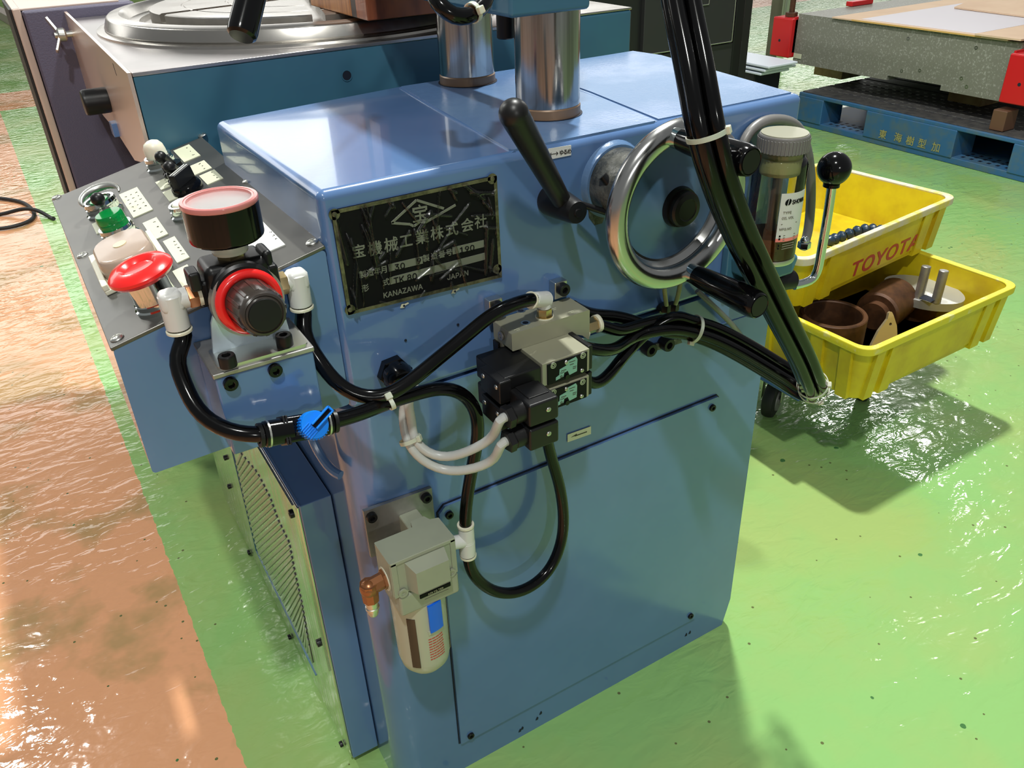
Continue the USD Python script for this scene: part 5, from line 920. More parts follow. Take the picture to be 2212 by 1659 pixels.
part(t, 'rod', tube([bl - Z * 0.012, AY(1793, 430, .5605), AY(1782, 500, .561), AY(1772, 555, .5615), AY(1765, 586, .562), AY(1755, 602, .563), AY(1738, 611, .564), AY(1715, 617, .566)], 0.0050, 18), 'chrome')
solo('grey_hose', tube([AY(1733, 536, .588), AY(1745, 500, .592), AY(1751, 440, .594), AY(1750, 370, .594), AY(1738, 305, .594), AY(1715, 268, .593), AY(1680, 258, .594), AY(1645, 265, .594), AY(1615, 292, .593), AY(1600, 330, .592), AY(1598, 365, .594)], 0.0052, 16), 'tube_grey', 'thick grey hose arching behind the oil bottle', 'hose')
# ================================================================== ROTARY TABLE BEHIND THE PEDESTAL
TY = 1.006
tl_ = AY(285, 157, TY); xl, zt = tl_[0], tl_[2]
t = thing('rotary_table', 'large blue rotary table with bare steel top and round face plate behind the pedestal', 'machine', (0.43, 1.3, 0))
xr0, xr1 = AY(1240, 70, TY)[0] - 0.05, AY(1362, 60, TY)[0]; zr = AY(1262, 28, TY)[2]
part(t, 'front_plate', rbox(xl, xr0, TY, TY + 0.03, 0.44, zt - 0.0045, 0.0012), 'teal_paint')
part(t, 'table_body', rbox(xl + 0.12, xr1 - 0.02, TY + 0.03, 1.55, 0.0, zt - 0.0045, 0.002), 'teal_paint')
part(t, 'top_deck', rbox(xl - 0.0005, xr0, TY - 0.0008, 1.555, zt - 0.0045, zt, 0.0008), 'table_top', label='bare ground steel top')
rb_ = part(t, 'end_block', rbox(xr0, xr1, TY - 0.002, 1.30, 0.0, zr - 0.0030, 0.004), 'teal_paint')
part(t, 'block_cap', rbox(xr0, xr1, TY - 0.002, 1.30, zr - 0.0030, zr, 0.001), 'table_steel', parent=rb_)
hc = AY(749, 163, TY); part(t, 'side_hole', [cyl((hc[0], TY + 0.001, hc[2]), (hc[0], TY - 0.0004, hc[2]), 0.0058, n=26)], 'seam_dark', label='dark round hole')
part(t, 'hole_rim', ring((hc[0], TY + 0.0002, hc[2]), -Y, 0.0056, 0.0068, 0.0010, 30), 'teal_paint')
sq = [(285, 157), (125, 5), (150, 95), (165, 165), (190, 195), (232, 250), (258, 280), (300, 345), (334, 352)]
s3 = [AX(*p, xl) for p in sq]; s3[0] = V(xl, TY, zt); s3[-1] = V(xl, TY, s3[-1][2])
sp = part(t, 'side_plate', prism([(-p[1], p[2]) for p in s3], (xl - 0.001, 0, 0), -Y, Z, 0.004), 'pink_steel', smooth=False, label='pale bare metal side plate')
kc = AX(243, 214, xl); part(t, 'side_knob', lathe([(0, 0), (0.0150, 0), (0.0165, 0.004), (0.0165, 0.030), (0.0155, 0.033), (0.0140, 0.034), (0, 0.034)], kc - X * 0.003, -X, 36), 'black_plastic', label='black cylinder knob')
wc = AX(164, 72, xl); part(t, 'wing_bolt', [cyl(wc, wc - X * 0.030, 0.0045), cyl(wc - X * 0.014, wc - X * 0.026, 0.010, n=26, bev=0.002), bar(wc - X * 0.020, wc - X * 0.032 + V(0, .014, .024), 0.011, 0.004, -X), bar(wc - X * 0.020, wc - X * 0.032 - V(0, .012, .022), 0.011, 0.004, -X)], 'zinc')
lc = AX(262, 278, xl); part(t, 'side_lug', rbox(xl - 0.012, xl, lc[1] - 0.010, lc[1] + 0.012, lc[2] - 0.008, lc[2] + 0.010, 0.001), 'blue_paint')
oc = AX(257, 146, xl); part(t, 'plate_slot', hullr([oc + V(-0.0032, -0.003, -0.007), oc + V(-0.0032, 0.003, 0.004)], 0.0022), 'rubber')
sc_ = (EYE_H - zt) / (0.9625 - 0.8117); tc_ = V(0.393 * sc_, 1.212 * sc_, zt); tr = 0.268 * sc_
part(t, 'table_flange', lathe([(0, 0), (tr, 0), (tr * 0.998, 0.0030), (tr * 0.975, 0.0040), (0, 0.0040)], tc_, Z, 160), 'table_steel')
part(t, 'outer_ring', lathe([(tr * 0.80, 0.002), (tr * 0.955, 0.002), (tr * 0.962, 0.006), (tr * 0.945, 0.0180), (tr * 0.935, 0.0205), (tr * 0.885, 0.0220), (tr * 0.870, 0.0190), (tr * 0.855, 0.0100), (tr * 0.80, 0.0100), (tr * 0.80, 0.002)], tc_, Z, 160), 'table_steel', label='bevelled bright outer ring')
ir = tr * 0.745
pl_ = lathe([(0, 0.003), (ir, 0.003), (ir, 0.0235), (ir * .985, 0.0250), (ir * .80, 0.0250), (ir * .797, 0.0240), (ir * .785, 0.0240), (ir * .782, 0.0250), (ir * .52, 0.0250), (ir * .517, 0.0240), (ir * .505, 0.0240), (ir * .502, 0.0250), (0, 0.0250)], tc_, Z, 120)
cuts = []
for a in np.radians([-52, 12, 76, 140]):
    d_ = V(math.cos(a), math.sin(a), 0); fr3 = (d_, np.cross(Z, d_), Z)
    b = trimesh.creation.box([ir * 2.2, 0.016, 0.014]); bv = b.vertices @ np.array(fr3) + tc_ + Z * 0.021
    cuts.append(trimesh.Trimesh(bv, b.faces, process=False))
part(t, 'face_plate', trimesh.boolean.difference([pl_] + cuts, engine='manifold'), 'table_steel', smooth=30, label='round slotted face plate')
# wood block on the table
wzt = zt + 0.0252; wb0 = AZ(795, 46, wzt)
t = thing('wood_block', 'varnished striped wooden block lying on the rotary table', 'wood block', (wb0[0] + 0.1, wb0[1] + 0.08, wzt))
xs = [0, 0.016, 0.030, 0.115, 0.134, 0.26]
part(t, 'laminate', rbox(wb0[0], wb0[0] + 0.26, wb0[1], wb0[1] + 0.035, wzt, wzt + 0.14, 0.0015), 'wood_red')
part(t, 'dark_laminate', rbox(wb0[0] + 0.0006, wb0[0] + 0.259, wb0[1] + 0.035, wb0[1] + 0.052, wzt, wzt + 0.14, 0.001), 'wood_dark')
part(t, 'pale_laminate', rbox(wb0[0], wb0[0] + 0.26, wb0[1] + 0.052, wb0[1] + 0.20, wzt, wzt + 0.14, 0.0015), 'wood_pale')
part(t, 'dark_stripe', rbox(wb0[0] + 0.092, wb0[0] + 0.112, wb0[1] - 0.0006, wb0[1] + 0.001, wzt + 0.002, wzt + 0.138, 0.0003), 'wood_dark')

# dark guard box left of the table
g0, g1 = AY(45, 25, 1.56), AY(122, 8, 1.56)
t = thing('guard_box', 'dark textured upright box with pale left edge standing left of the rotary table', 'box', ((g0[0] + .2) / 2, 1.6, 0))
part(t, 'front_panel', rbox(g0[0] + 0.001, xl + 0.10, 1.56, 1.575, 0.02, g0[2], 0.004), 'black_textured')
part(t, 'box_body', rbox(g0[0] + 0.001, xl + 0.10, 1.575, 1.74, 0.0, g0[2] - 0.001, 0.003), 'black_textured')
e0_ = AY(24, 20, 1.57)
part(t, 'edge_strip', rbox(e0_[0], g0[0], 1.565, 1.74, 0.0, g0[2] + 0.004, 0.002), 'pink_steel', label='pale metal edge strip')
part(t, 'edge_gasket', rbox(e0_[0] - 0.004, e0_[0], 1.572, 1.74, 0.0, g0[2] + 0.003, 0.001), 'rubber')
part(t, 'top_plate', rbox(e0_[0], xl + 0.08, 1.58, 1.74, g0[2] - 0.001, g0[2] + 0.002, 0.0008), 'pink_steel')

# ================================================================== COLUMNS AND UPPER HEAD
t = thing('upper_head', 'blue upper head block carried by two chrome columns on the pedestal top', 'machine head', (0.454, 0.78, 0.766))
for cx_, cy_ in ((0.4500, 0.6920), (0.4600, 0.8740)):
    p = part(t, 'column', lathe([(0, 0.010), (0.0308, 0.010), (0.0308, 0.13), (0, 0.13)], (cx_, cy_, 0.7665), Z, 72), 'column_chrome', label='polished steel column')
    part(t, 'wiper_ring', lathe([(0, 0), (0.0316, 0), (0.0316, 0.0085), (0.0304, 0.0100), (0, 0.0100)], (cx_, cy_, 0.7666), Z, 60), 'brown_ring', parent=p, label='brown wiper ring')
    part(t, 'seat_groove', lathe([(0.0310, 0.0), (0.0335, 0.0), (0.0335, 0.0006), (0.0310, 0.0006), (0.0310, 0.0)], (cx_, cy_, 0.7665), Z, 60), 'seam_dark', parent=p)
ha, hb_ = AY(1100, 38, 0.657), AY(1266, 22, 0.657)
part(t, 'head_block', [rbox(ha[0], hb_[0] + 0.004, 0.655, 0.96, ha[2] - 0.001, 1.06, 0.004)], 'teal_paint')
hc_ = AY(1043, 40, 0.700)
part(t, 'side_block', rbox(hc_[0], ha[0] + 0.002, 0.690, 0.86, ha[2] + 0.002, 1.06, 0.004), 'teal_paint')
part(t, 'block_ridge', cyl((ha[0] - 0.004, 0.689, ha[2] + 0.003), (ha[0] - 0.004, 0.689, 1.05), 0.002, n=10), 'teal_paint')
sb = AY(1092, 54, 0.74)
part(t, 'stop_bolt', [cyl((sb[0], 0.74, sb[2] - 0.012), (sb[0], 0.74, ha[2] + 0.004), 0.0088, n=28, bev=0.001)], 'black_plastic', label='black rubber stop')
part(t, 'stop_washer', rbox(sb[0] - 0.016, sb[0] + 0.016, 0.725, 0.755, ha[2] - 0.003, ha[2] + 0.002, 0.001), 'zinc')
hp_ = [(930, -70, .62), (940, -10, .60), (952, 12, .59), (978, 32, .585), (1010, 34, .585), (1036, 18, .59), (1052, -10, .60), (1060, -60, .62)]
solo('air_hose', tube([AY(*p) for p in hp_], 0.0062, 16), 'hose_black', 'black hose sagging in a loop in front of the rear column', 'hose')
c_ = AY(1022, 27, .5865); tie(c_, AY(1036, 18, .59) - AY(1010, 34, .585), 0.0066, 0.0066, (0.1, -0.9, 0.2), 'pale tie on the sagging hose loop at the rear column')
b_ = AY(521, 80, 0.55); t_ = AY(558, -70, 0.57)
t = thing('feed_handle', 'glossy black round grip hanging into view over the rotary table', 'handle', b_)
part(t, 'grip', [lathe([(0, 0), (0.0072, 0), (0.0088, 0.0015), (0.0092, 0.005), (0.0086, 0.045), (0.0070, 0.075), (0, 0.075)], b_, t_ - b_, 36)], 'black_gloss')
part(t, 'grip_rod', cyl(b_ + unit(t_ - b_) * 0.070, b_ + unit(t_ - b_) * 0.20, 0.0040), 'chrome')

# ================================================================== YELLOW CRATES ON A DOLLY
def crate(name, label, P0, ang, L, W, H, zr, rim_mat, text_=None):
    a = math.radians(ang); u, v = V(math.cos(a), math.sin(a), 0), V(-math.sin(a), math.cos(a), 0)
    o = V(P0[0], P0[1], 0); z0 = zr - H
    t = thing(name, label, 'crate', o + u * L / 2 + v * W / 2 + Z * z0, 'yellow parts crates' if False else None)
    def lp(i, z, r=0.026):
        pts = list(rrect(i, L - i, i, W - i, max(r - i * 0.3, 0.008)).exterior.coords)[:-1]
        return np.array([o + u * x + v * y + Z * z for x, y in pts])
    sh = loft([lp(.0200, z0), lp(.0185, z0 + .002), lp(.0085, zr - .013), lp(.0085, zr - .012), lp(.0125, zr - .004), lp(.0240, z0 + .006)])
    part(t, 'shell', sh, 'crate_yellow', smooth=35)
    rim = loft([lp(.0090, zr - .0130), lp(.0004, zr - .0125), lp(.0, zr - .0115), lp(.0, zr - .0015), lp(.0010, zr), lp(.0105, zr), lp(.0122, zr - .0015), lp(.0122, zr - .0060), lp(.0090, zr - .0130)], False, False)
    part(t, 'rim', rim, rim_mat, smooth=35, label='worn rim')
    tilt = 0.0100 / (H - 0.013)
    def rib(side, s0, s1, out=0.0085, zb=0.0):
        if side == 'f': d, n, ln, off = u, -v, L, 0.0
        elif side == 'b': d, n, ln, off = u, v, L, W
        elif side == 'l': d, n, ln, off = v, -u, W, 0.0
        else: d, n, ln, off = v, u, W, L
        base = o + (v * off if side in 'fb' else u * off)
        pts = []
        for s in (s0, s1):
            for z, ins in ((z0 - zb, 0.0195), (zr - 0.0125, 0.0088)):
                for e in (ins - out * (0.75 if z > z0 + .01 else 0.9), ins + 0.004):
                    pts.append(base + d * s * ln + Z * z - n * e)
        return hull(np.array(pts))
    ribs = [('f', .075, .125), ('f', .165, .225), ('f', .775, .835), ('f', .875, .925), ('l', .10, .17), ('l', .28, .36), ('l', .64, .72), ('l', .83, .90), ('r', .10, .17), ('r', .28, .36), ('r', .64, .72), ('r', .83, .90), ('b', .1, .2), ('b', .8, .9)]
    for r_ in ribs: part(t, 'wall_rib', rib(*r_), 'crate_yellow', smooth=False)
    pan = [o + u * L * s + v * ((0.0085 + tilt * (zr - .0125 - z)) - 0.0022) + Z * z for s, z in ((.23, z0 + .012), (.77, z0 + .012), (.77, zr - .016), (.23, zr - .016))]
    n = unit(np.cross(pan[1] - pan[0], pan[3] - pan[0]))
    pp = part(t, 'name_panel', plate([p + n * -0.0016 for p in pan], n, 0.0024), 'crate_yellow', smooth=False)
    if text_:
        ux = unit(pan[1] - pan[0]); uz_ = unit(np.cross(n, ux))
        A, B = AP(1834, 600, pan[0] + n * 0.0008, n), AP(1981, 532, pan[0] + n * 0.0008, n)
        w = np.dot(B - A, ux)
        hgt = 0.030
        part(t, 'maker_name', text(text_, hgt, A + n * 0.0002 - ux * 0.001, ux, uz_, 0.0005, w, True), 'print_red', smooth=False, parent=pp, label='red printed capital letters')
    return t, o, u, v, z0
LZ, UZ = 0.300, 0.400
A_l = AZ(1875, 757, LZ); B_l = AZ(2197, 614, LZ)
angl = math.degrees(math.atan2(B_l[1] - A_l[1], B_l[0] - A_l[0]))
Ll = np.linalg.norm(B_l - A_l)
lc_ = crate('parts_crate', 'lower yellow plastic crate holding metal parts', A_l - V(0.006, 0.006, 0), angl, Ll + 0.012, 0.315, 0.108, LZ, 'crate_rim')
B_u = AZ(2066, 423, UZ); A_u = AZ(1748, 583, UZ)
angu = 6.2; Lu = 0.492; uu = V(math.cos(math.radians(angu)), math.sin(math.radians(angu)), 0)
P_u = B_u - uu * Lu + V(0.004, -0.004, 0)
uc_ = crate('parts_crate', 'upper yellow plastic crate with red capital letters and a navy hose inside', P_u, angu, Lu, 0.318, 0.100, UZ, 'crate_dirty_rim', 'TOYOTA')
# what lies in the lower crate
lo, lu, lv, lz0 = lc_[1:]
fz = lz0 + 0.0062
pc = AZ(1801, 676, 0.272); pc = V(pc[0], pc[1], 0)
solo('pipe_piece', lathe([(0.050, fz), (0.059, fz), (0.059, 0.2700), (0.0575, 0.2720), (0.0515, 0.2720), (0.050, 0.2700), (0.050, fz)], pc, Z, 56), 'rust_steel', 'rusty thick-walled pipe piece standing open end up in the lower crate', 'pipe')
bpq = AZ(1905, 748, 0.215)
dd = unit(V(0.86, -0.30, 0)); brp = Polygon([(-0.030, 0), (0.020, 0), (0.028, 0.020), (0.027, 0.045), (0.020, 0.066), (0.016, 0.074), (0.011, 0.071), (0.008, 0.060), (-0.010, 0.040), (-0.024, 0.016)]).buffer(-0.003).buffer(0.003)
hole = Polygon([(0.014 + 0.0028 * math.cos(a), 0.050 + 0.0028 * math.sin(a)) for a in np.linspace(0, 6.28, 14)])
t = thing('brass_guide', 'leaf shaped brass plate with a small hole standing in the lower crate', 'brass part', V(bpq[0] + 0.01, bpq[1], fz))
bo = V(bpq[0] + 0.012, bpq[1] + 0.006, fz)
part(t, 'plate', prism(brp.difference(hole), bo, dd, unit(V(0.08, 0.30, 1)), 0.006), 'pale_brass', smooth=30)
mc = AZ(1915, 690, 0.235); solo('rusty_drum', [cyl(V(mc[0] - 0.005, mc[1] + 0.02, fz + 0.042), V(mc[0] + 0.085, mc[1] + 0.045, fz + 0.042), 0.041, n=40, bev=0.004), cyl(V(mc[0] - 0.020, mc[1] + 0.016, fz + 0.042), V(mc[0] - 0.004, mc[1] + 0.0203, fz + 0.042), 0.026, n=32)], 'rust_steel', 'brown rusty drum lying between the pipe piece and the steel flange', 'metal part')
solo('shade_mat', rbox(0.03, Ll - 0.03, 0.03, 0.28, lz0 + 0.0045, lz0 + 0.0060, 0.0005, (lu, lv, Z), lo), 'grease', 'dark mat added as painted shade on the bottom of the lower crate', 'mat')  # added sheet: the shade inside the crate painted as dark colour
fc = AZ(1988, 640, 0.248); fn = unit(V(-0.10, -0.22, 1)); fx = unit(np.cross(Y, fn)); fy = np.cross(fn, fx)
t = thing('pin_flange', 'bright steel flange plate with two upright pins leaning in the lower crate', 'flange', V(fc[0], fc[1], fz))
fa, fb = AZ(1916, 598, 0.256), AZ(2080, 652, 0.256); fc = (fa + fb) / 2; fu = unit(fb - fa); fn = unit(V(0.0, -0.10, 1)); fn = unit(fn - fu * np.dot(fn, fu)); fx, fy = fu, np.cross(fn, fu); fl_ = np.linalg.norm(fb - fa) / 2
ob = Polygon([(-fl_, 0), (fl_, 0)] + [(0, 0.001)]).buffer(0.022).union(sbox(-fl_ * 0.62, -0.046, fl_ * 0.62, 0.046)).buffer(0.02).buffer(-0.02)
ob = Polygon([(fl_ * math.cos(a), 0.056 * math.sin(a) * (1 - 0.12 * math.cos(a) ** 2)) for a in np.linspace(0, 2 * math.pi, 60)[:-1]])
part(t, 'flange_disc', prism(ob, fc - fn * 0.016, fx, fy, 0.016), 'flange_steel', smooth=30)
for p, h in (((1985, 640), 0.060), ((2022, 650), 0.060)):
    q_ = AZ(*p, 0.258); part(t, 'pin', [cyl(q_ - fn * 0.004, q_ + unit(V(0.10, 0.05, 1)) * h, 0.0085, n=26, bev=0.001)], 'dirty_steel')
part(t, 'pin_slot', rbox(-0.012, 0.012, -0.010, 0.010, 0.0092, 0.0105, 0.0004, (fx, fy, fn), AZ(2002, 655, 0.252) + fn * 0.0), 'seam_dark')
part(t, 'support_leg', cyl(fc - fn * 0.015, V(fc[0] + 0.004, fc[1] + 0.008, fz), 0.036, n=30), 'rust_steel')
# in the upper crate
uo, u1, v1, uz0 = uc_[1:]
ufz = uz0 + 0.0062
cp_ = [AZ(x, y, ufz + 0.016 + dz) for x, y, dz in ((1792, 520, 0), (1812, 513, 0), (1838, 504, 0.006), (1866, 496, 0.010), (1892, 496, 0.008), (1915, 502, 0.002))]
Q = spline(cp_, 0.0135); t = thing('coolant_hose', 'navy jointed coolant hose lying in the upper crate', 'hose', Q[len(Q) // 2] * V(1, 1, 0) + Z * ufz)
for k_, q_ in enumerate(Q):
    ax_ = unit(Q[min(k_ + 1, len(Q) - 1)] - Q[max(k_ - 1, 0)])
    part(t, 'joint', lathe([(0, 0), (0.0070, 0), (0.0105, 0.004), (0.0118, 0.008), (0.0100, 0.0125), (0.0070, 0.0140), (0, 0.0140)], q_ - ax_ * 0.007, ax_, 18), 'hose_navy')
fq = AZ(1880, 516, ufz + 0.012); rg = np.random.default_rng(4)
fp_ = np.array([[fq[0] + a * 0.046 + 0.010 * b, fq[1] + b * 0.030, ufz + 0.002 + 0.016 * meshkit.noise(np.array([a * 3.1, b * 3.7, 1.0]), 2) ] for a in np.linspace(-1, 1, 22) for b in np.linspace(-1, 1, 14)])
ix = np.arange(22 * 14).reshape(22, 14); f4 = np.stack([ix[:-1, :-1], ix[1:, :-1], ix[1:, 1:], ix[:-1, 1:]], -1).reshape(-1, 4)
f3 = np.vstack([f4[:, [0, 1, 2]], f4[:, [0, 2, 3]]])
bot = fp_.copy(); bot[:, 2] -= 0.0015
bag = trimesh.Trimesh(np.vstack([fp_, bot]), np.vstack([f3, f3[:, ::-1] + len(fp_)]), process=False)
solo('paper_scrap', bag, 'paper_tan', 'crumpled tan paper under the navy hose in the upper crate', 'paper', smooth=20)
# dolly
dz = lz0
t = thing('dolly', 'low navy dolly with black casters under the lower yellow crate', 'dolly', (1.2, 1.0, 0))
d0, d1, d2, d3 = 1.035, 1.43, 0.80, 1.10
part(t, 'deck', rbox(d0, d1, d2, d3, dz - 0.028, dz, 0.004), 'navy_dolly')
for wx, wy in ((1.165, 0.965), (1.37, 0.90), (1.165, 1.06), (1.37, 1.06)):
    w = part(t, 'caster_wheel', lathe([(0, -0.013), (0.030, -0.013), (0.038, -0.010), (0.040, -0.004), (0.040, 0.004), (0.038, 0.010), (0.030, 0.013), (0, 0.013)], (wx, wy, 0.040), unit(V(0.45, -0.9, 0)), 40), 'rubber')
    part(t, 'wheel_disc', lathe([(0, 0), (0.024, 0), (0.022, 0.003), (0.010, 0.003), (0.009, 0.006), (0, 0.006)], V(wx, wy, 0.040) + unit(V(0.45, -0.9, 0)) * 0.0125, unit(V(0.45, -0.9, 0)), 30), 'tube_grey', parent=w)
    part(t, 'caster_fork', [rbox(wx - 0.024, wx + 0.024, wy - 0.024, wy + 0.024, 0.084, dz - 0.027, 0.003), bar(V(wx, wy, 0.040) + unit(V(0.45, -0.9, 0)) * 0.019, V(wx, wy, 0.088) + unit(V(0.45, -0.9, 0)) * 0.019, 0.022, 0.003, unit(V(0.45, -0.9, 0))), bar(V(wx, wy, 0.040) - unit(V(0.45, -0.9, 0)) * 0.022, V(wx, wy, 0.088) - unit(V(0.45, -0.9, 0)) * 0.022, 0.022, 0.003, unit(V(0.45, -0.9, 0)))], 'zinc', parent=w)

# ================================================================== PALLET WITH STONE PLATE
PX = 2.950
t = thing('plastic_pallet', 'blue plastic pallet with black slatted top carrying the grey stone plate', 'pallet', (PX + .55, 2.0, 0))
part(t, 'bottom_deck', rbox(PX + 0.004, PX + 1.1, 1.45, 2.55, 0.0, 0.024, 0.003), 'pallet_blue')
part(t, 'deck_holes', [rbox(PX + 0.03 + 0.03 * r, PX + 0.046 + 0.03 * r, yy, yy + 0.012, 0.0235, 0.0245, 0.0003) for r in range(3) for yy in np.arange(1.60, 2.42, 0.034)], 'seam_dark', kind='stuff', smooth=False)
for k, (ya, yb) in enumerate(((1.45, 1.585), (1.800, 2.196), (2.415, 2.55))):
    for xx in (PX, PX + 0.46, PX + 0.97):
        part(t, 'pallet_block', rbox(xx, xx + 0.13, ya, yb, 0.020, 0.122, 0.004), 'pallet_blue')
part(t, 'top_deck', rbox(PX + 0.002, PX + 1.1, 1.45, 2.55, 0.120, 0.136, 0.004), 'pallet_blue')
for k in range(11):
    xx = PX + 0.012 + k * 0.098
    part(t, 'top_slat', rbox(xx, xx + 0.086, 1.46, 2.54, 0.134, 0.1405, 0.002), 'pallet_top')
part(t, 'deck_slots', [rbox(PX + 0.10 + r * 0.05, PX + 0.106 + r * 0.05, yy, yy + 0.016, 0.1400, 0.1410, 0.0003) for r in range(6) for yy in np.arange(1.50, 2.5, 0.038)], 'dirty_steel', kind='stuff', smooth=False)
for ch, (px, py) in zip('東海樹型加', ((1907, 290), (1940, 297), (1966, 304), (1992, 310), (2022, 318))):
    s = 0.036; c_ = AX(px, py, PX - 0.001); part(t, 'stencil_character', glyph(ch, s, c_ + Y * s / 2 - Z * s / 2, -Y, Z, 0.0006), 'pallet_print', smooth=False)
SX = 3.05
sL, sR = AX(1712, 135, SX), AX(2212, 235, SX)
yA, yB, zb2, zt2 = sL[1], AX(2172, 222, SX)[1] - 0.005, sL[2], AX(1722, 29, SX)[2]
n1, n2 = AX(1915, 173, SX)[1], AX(2030, 196, SX)[1]
t = thing('stone_plate', 'thick speckled grey granite surface plate resting on blocks above the pallet', 'surface plate', (SX + .5, 2.2, zb2))
poly = Polygon([(-yA, zb2), (-n1, zb2), (-n1, zb2 + 0.018), (-n2, zb2 + 0.018), (-n2, zb2), (-yB, zb2), (-yB, zt2), (-yA - 0.0, zt2)])
part(t, 'stone_body', prism(poly, (SX, 0, 0), -Y, Z, -1.0), 'granite', smooth=False)
for p in ((1962, 83), (2109, 103), (1948, 153), (1987, 152), (2077, 169), (2088, 187)):
    c_ = AX(*p, SX); part(t, 'threaded_insert', [ring(c_ + X * 0.001, -X, 0.0030, 0.0066, 0.0022, 18)], 'zinc')
c_ = AX(1723, 121, SX); part(t, 'small_plate', rbox(SX - 0.003, SX, c_[1] - 0.022, c_[1] + 0.022, c_[2] - 0.010, c_[2] + 0.010, 0.001), 'label_cream', label='small pale plate near the corner')
c0, c1_ = AX(1655, 124, 3.02), AX(1702, 40, 3.02)
def jack(nm, ya, yb, za, zb, x0, x1, label):
    t = thing('jack_bracket', label, 'bracket', ((x0 + x1) / 2, (ya + yb) / 2, za))
    part(t, 'bracket_box', rbox(x0, x1, ya, yb, za, zb, 0.006), 'red_paint')
    part(t, 'bracket_flange', rbox(x0 + 0.02, x1 + 0.05, yb - 0.008 if ya < 2 else ya, yb if ya < 2 else ya + 0.008, za + 0.02, zb + 0.006, 0.001), 'red_paint')
    part(t, 'lifting_screw', [cyl(((x0 + x1) / 2, (ya + yb) / 2, zb), ((x0 + x1) / 2, (ya + yb) / 2, zb + 0.12), 0.012, n=20), hexnut(((x0 + x1) / 2, (ya + yb) / 2, zb), Z, 0.026, 0.018)], 'rust_steel')
    part(t, 'pin_hole', cyl((x0 - 0.0004, (ya + yb) / 2 + 0.005, za + (zb - za) * 0.42), (x0 + 0.002, (ya + yb) / 2 + 0.005, za + (zb - za) * 0.42), 0.006, n=18), 'seam_dark')
    return t
zL0, zL1 = AX(1690, 124, 3.02)[2], AX(1690, 38, 3.02)[2]
jack('l', yA + 0.004, yA + 0.115, zL0, zL1, 3.02, 3.12, 'dark red jack bracket at the far left corner of the stone plate')
zR0, zR1 = AX(2178, 224, 2.99)[2], AX(2196, 116, 2.99)[2]
jack('r', yB - 0.13, yB - 0.003, zR0, zR1, 2.985, 3.09, 'bright red jack bracket at the near right corner of the stone plate')
r0 = AX(1690, 22, 3.4); solo('red_bar', rbox(3.36, 3.50, yA - 0.02, yA + 0.015, zt2 + 0.0005, zt2 + 0.02, 0.003), 'red_paint', 'short red bar lying on the far left edge of the stone plate', 'bar')
for nm, (pa, pb) in (('pale wooden block under the left end of the stone plate', ((1762, 147), (1822, 164))), ('pale wooden block under the right end of the stone plate', ((2052, 202), (2122, 226)))):
    a_, b2 = AX(*pa, SX + .21), AX(*pb, SX + .21)
    solo('support_block', rbox(SX + 0.20, SX + 0.34, b2[1], a_[1], 0.1412, zb2 - 0.0005, 0.003), 'wood_block', nm, 'wood block')
a_ = AX(2140, 284, PX + .05); b2 = AX(2172, 284, PX + .05)
solo('wood_post', rbox(PX + 0.03, PX + 0.10, b2[1], a_[1], 0.1412, AX(2150, 233, PX + .05)[2], 0.004), 'wood_brown', 'brown wooden stub standing on the pallet edge', 'wood block')
# cardboard on the stone plate
t = thing('cardboard_sheet', 'large opened cardboard sheet covering the stone plate', 'cardboard', (3.5, 2.1, zt2))
y1_, y2_ = AX(1845, 38, SX)[1], AX(2180, 92, SX)[1]
part(t, 'sheet', rbox(SX - 0.012, 4.04, y2_, y1_ + 0.10, zt2 + 0.0005, zt2 + 0.0065, 0.001), 'cardboard')
part(t, 'cut_edge', rbox(SX - 0.0135, SX - 0.0118, y2_ + 0.10, y1_, zt2 + 0.0008, zt2 + 0.0068, 0.0004), 'cardboard_edge')
part(t, 'paper_facing', rbox(SX + 0.02, 3.75, y2_ + 0.14, y1_ - 0.02, zt2 + 0.0064, zt2 + 0.0072, 0.0003), 'paper_sheet', label='whitish printed side')
t = thing('cardboard_flap', 'second cardboard piece overlapping the right corner of the large sheet', 'cardboard', (3.3, 1.8, zt2 + .008))
part(t, 'flap', plate([V(SX - 0.02, y2_ - 0.05, zt2 + 0.0075), V(SX - 0.02, y2_ + 0.12, zt2 + 0.0075), V(3.4, y2_ + 0.08, zt2 + 0.0080), V(3.4, y2_ - 0.08, zt2 + 0.0080)], Z, 0.006), 'cardboard', smooth=False)
t = thing('cardboard_flap', 'lifted cardboard piece lying across the far edge of the large sheet', 'cardboard', (3.7, 2.3, zt2 + .01))
part(t, 'flap', plate([V(3.55, y1_ - 0.10, zt2 + 0.0085), V(3.50, y1_ - 0.55, zt2 + 0.0085), V(4.0, y1_ - 0.6, zt2 + 0.05), V(4.0, y1_ + 0.02, zt2 + 0.03)], Z, 0.006), 'cardboard', smooth=False)

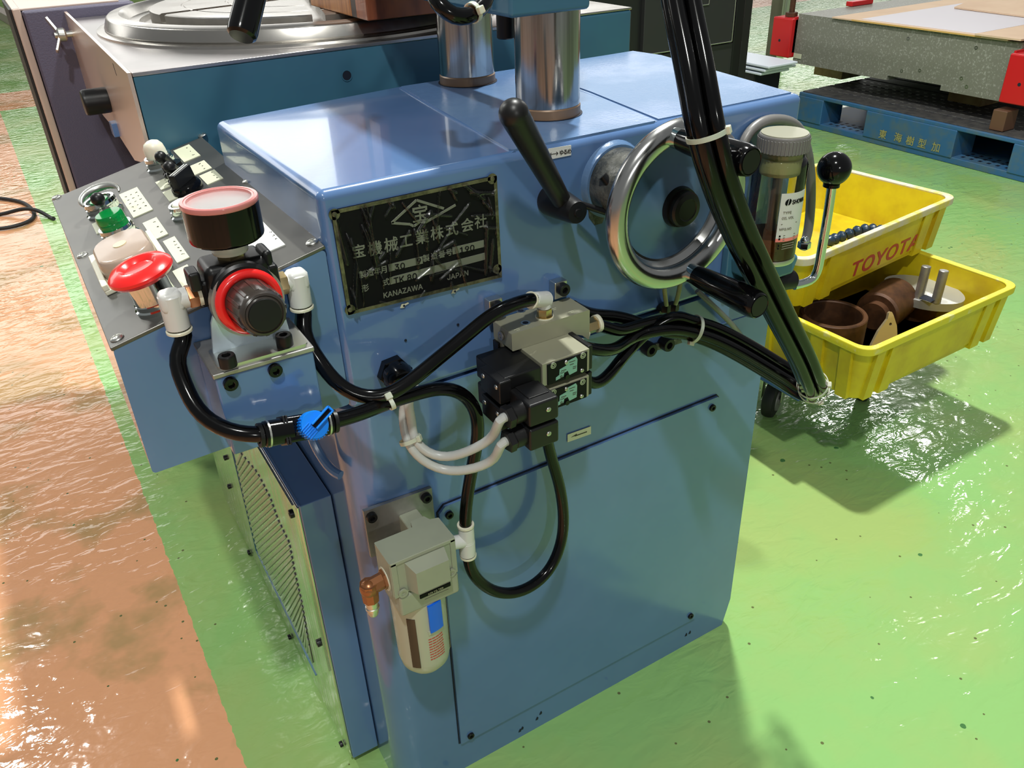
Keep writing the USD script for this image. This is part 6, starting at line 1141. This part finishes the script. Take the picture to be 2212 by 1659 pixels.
# ================================================================== BACKGROUND
CYb = 2.20
k0, k1 = AY(1376, 40, CYb), AY(1600, 160, CYb)
kx1 = AY(1626, 40, CYb)[0]
t = thing('machine_cabinet', 'black machine enclosure with thin silver door edges behind the pedestal', 'cabinet', ((k0[0] + kx1) / 2, 2.5, 0))
part(t, 'enclosure', rbox(k0[0] - 0.25, kx1, CYb + 0.004, 2.9, 0.0, 0.82, 0.006), 'darker_cabinet')
dx1 = AY(1577, 60, CYb)[0]; dzb = AY(1575, 88, CYb)[2]
part(t, 'door', rbox(k0[0] + 0.02, dx1, CYb - 0.012, CYb + 0.006, dzb, 0.80, 0.003), 'dark_cabinet')
part(t, 'lower_panel', rbox(k0[0] + 0.02, AY(1600, 100, CYb)[0], CYb - 0.006, CYb + 0.006, 0.02, dzb - 0.006, 0.003), 'dark_cabinet')
part(t, 'door_edge', [bar((k0[0] + 0.02, CYb - 0.012, dzb), (dx1, CYb - 0.012, dzb), 0.004, 0.003, -Y), bar((dx1, CYb - 0.012, dzb), (dx1, CYb - 0.012, 0.80), 0.004, 0.003, -Y)], 'zinc')
part(t, 'corner_post', rbox(dx1 + 0.012, AY(1602, 60, CYb)[0], CYb - 0.010, CYb + 0.006, 0.02, 0.80, 0.006), 'black_steel')
hq = AY(1508, 2, CYb); part(t, 'door_window', [bar(V(hq[0] - 0.05, CYb - 0.013, hq[2] - 0.012), V(hq[0] + 0.035, CYb - 0.013, hq[2] - 0.012), 0.003, 0.002, -Y), bar(V(hq[0] + 0.035, CYb - 0.013, hq[2] - 0.012), V(hq[0] + 0.035, CYb - 0.013, hq[2] + 0.07), 0.003, 0.002, -Y)], 'zinc')
bq = AY(1655, 132, 2.62)
t = thing('board_stack', 'stack of white boards on a dark stand left of the stone plate', 'boards', (bq[0], 2.7, 0))
for k_ in range(3):
    part(t, 'board', rbox(bq[0] - 0.13, bq[0] + 0.035 + 0.015 * (k_ == 1), 2.52 - 0.02 * k_, 2.95, bq[2] - 0.028 + k_ * 0.016, bq[2] - 0.018 + k_ * 0.016, 0.003), 'board_white')
part(t, 'stand', rbox(bq[0] - 0.12, bq[0] + 0.03, 2.56, 2.90, 0.0, bq[2] - 0.029, 0.004), 'darker_cabinet')
for i, (px, nm, mt) in enumerate(((1672, 'thin olive steel post standing behind the red bracket', 'wall_olive'), (1690, 'pale steel post standing behind the red bracket', 'zinc'))):
    q_ = AY(px, 20, 3.5 + i * 0.3); solo('steel_post', cyl((q_[0] + 0.02, q_[1], 0), (q_[0] + 0.02, q_[1], 1.9), 0.03, n=20), mt, nm, 'post')
p0, p1 = AZ(-60, -6, 0.04), AZ(36, 48, 0.04)
dd = unit((p1 - p0) * V(1, 1, 0)); solo('steel_beam', rbox(0, np.linalg.norm((p1 - p0)[:2]), -0.04, 0.04, 0.0, 0.08, 0.004, (dd, np.cross(Z, dd), Z), p0 * V(1, 1, 0)), 'beam_grey', 'grey steel beam lying on the floor at the far end of the aisle', 'beam')
cb = [AZ(x, y, 0.0075) for x, y in ((-70, 436), (-30, 428), (20, 431), (52, 439), (71, 455), (73, 468), (58, 480), (25, 490), (-15, 494), (-60, 480), (-50, 468), (0, 463), (45, 461), (80, 462), (104, 467), (116, 472))]
cb = [p + V(0, 0, 0.014 if k_ in (12, 13) else 0) for k_, p in enumerate(cb)]
solo('floor_cable', tube(cb, 0.0065, 12, 0.012), 'rubber', 'black cable loop lying on the orange aisle', 'cable')
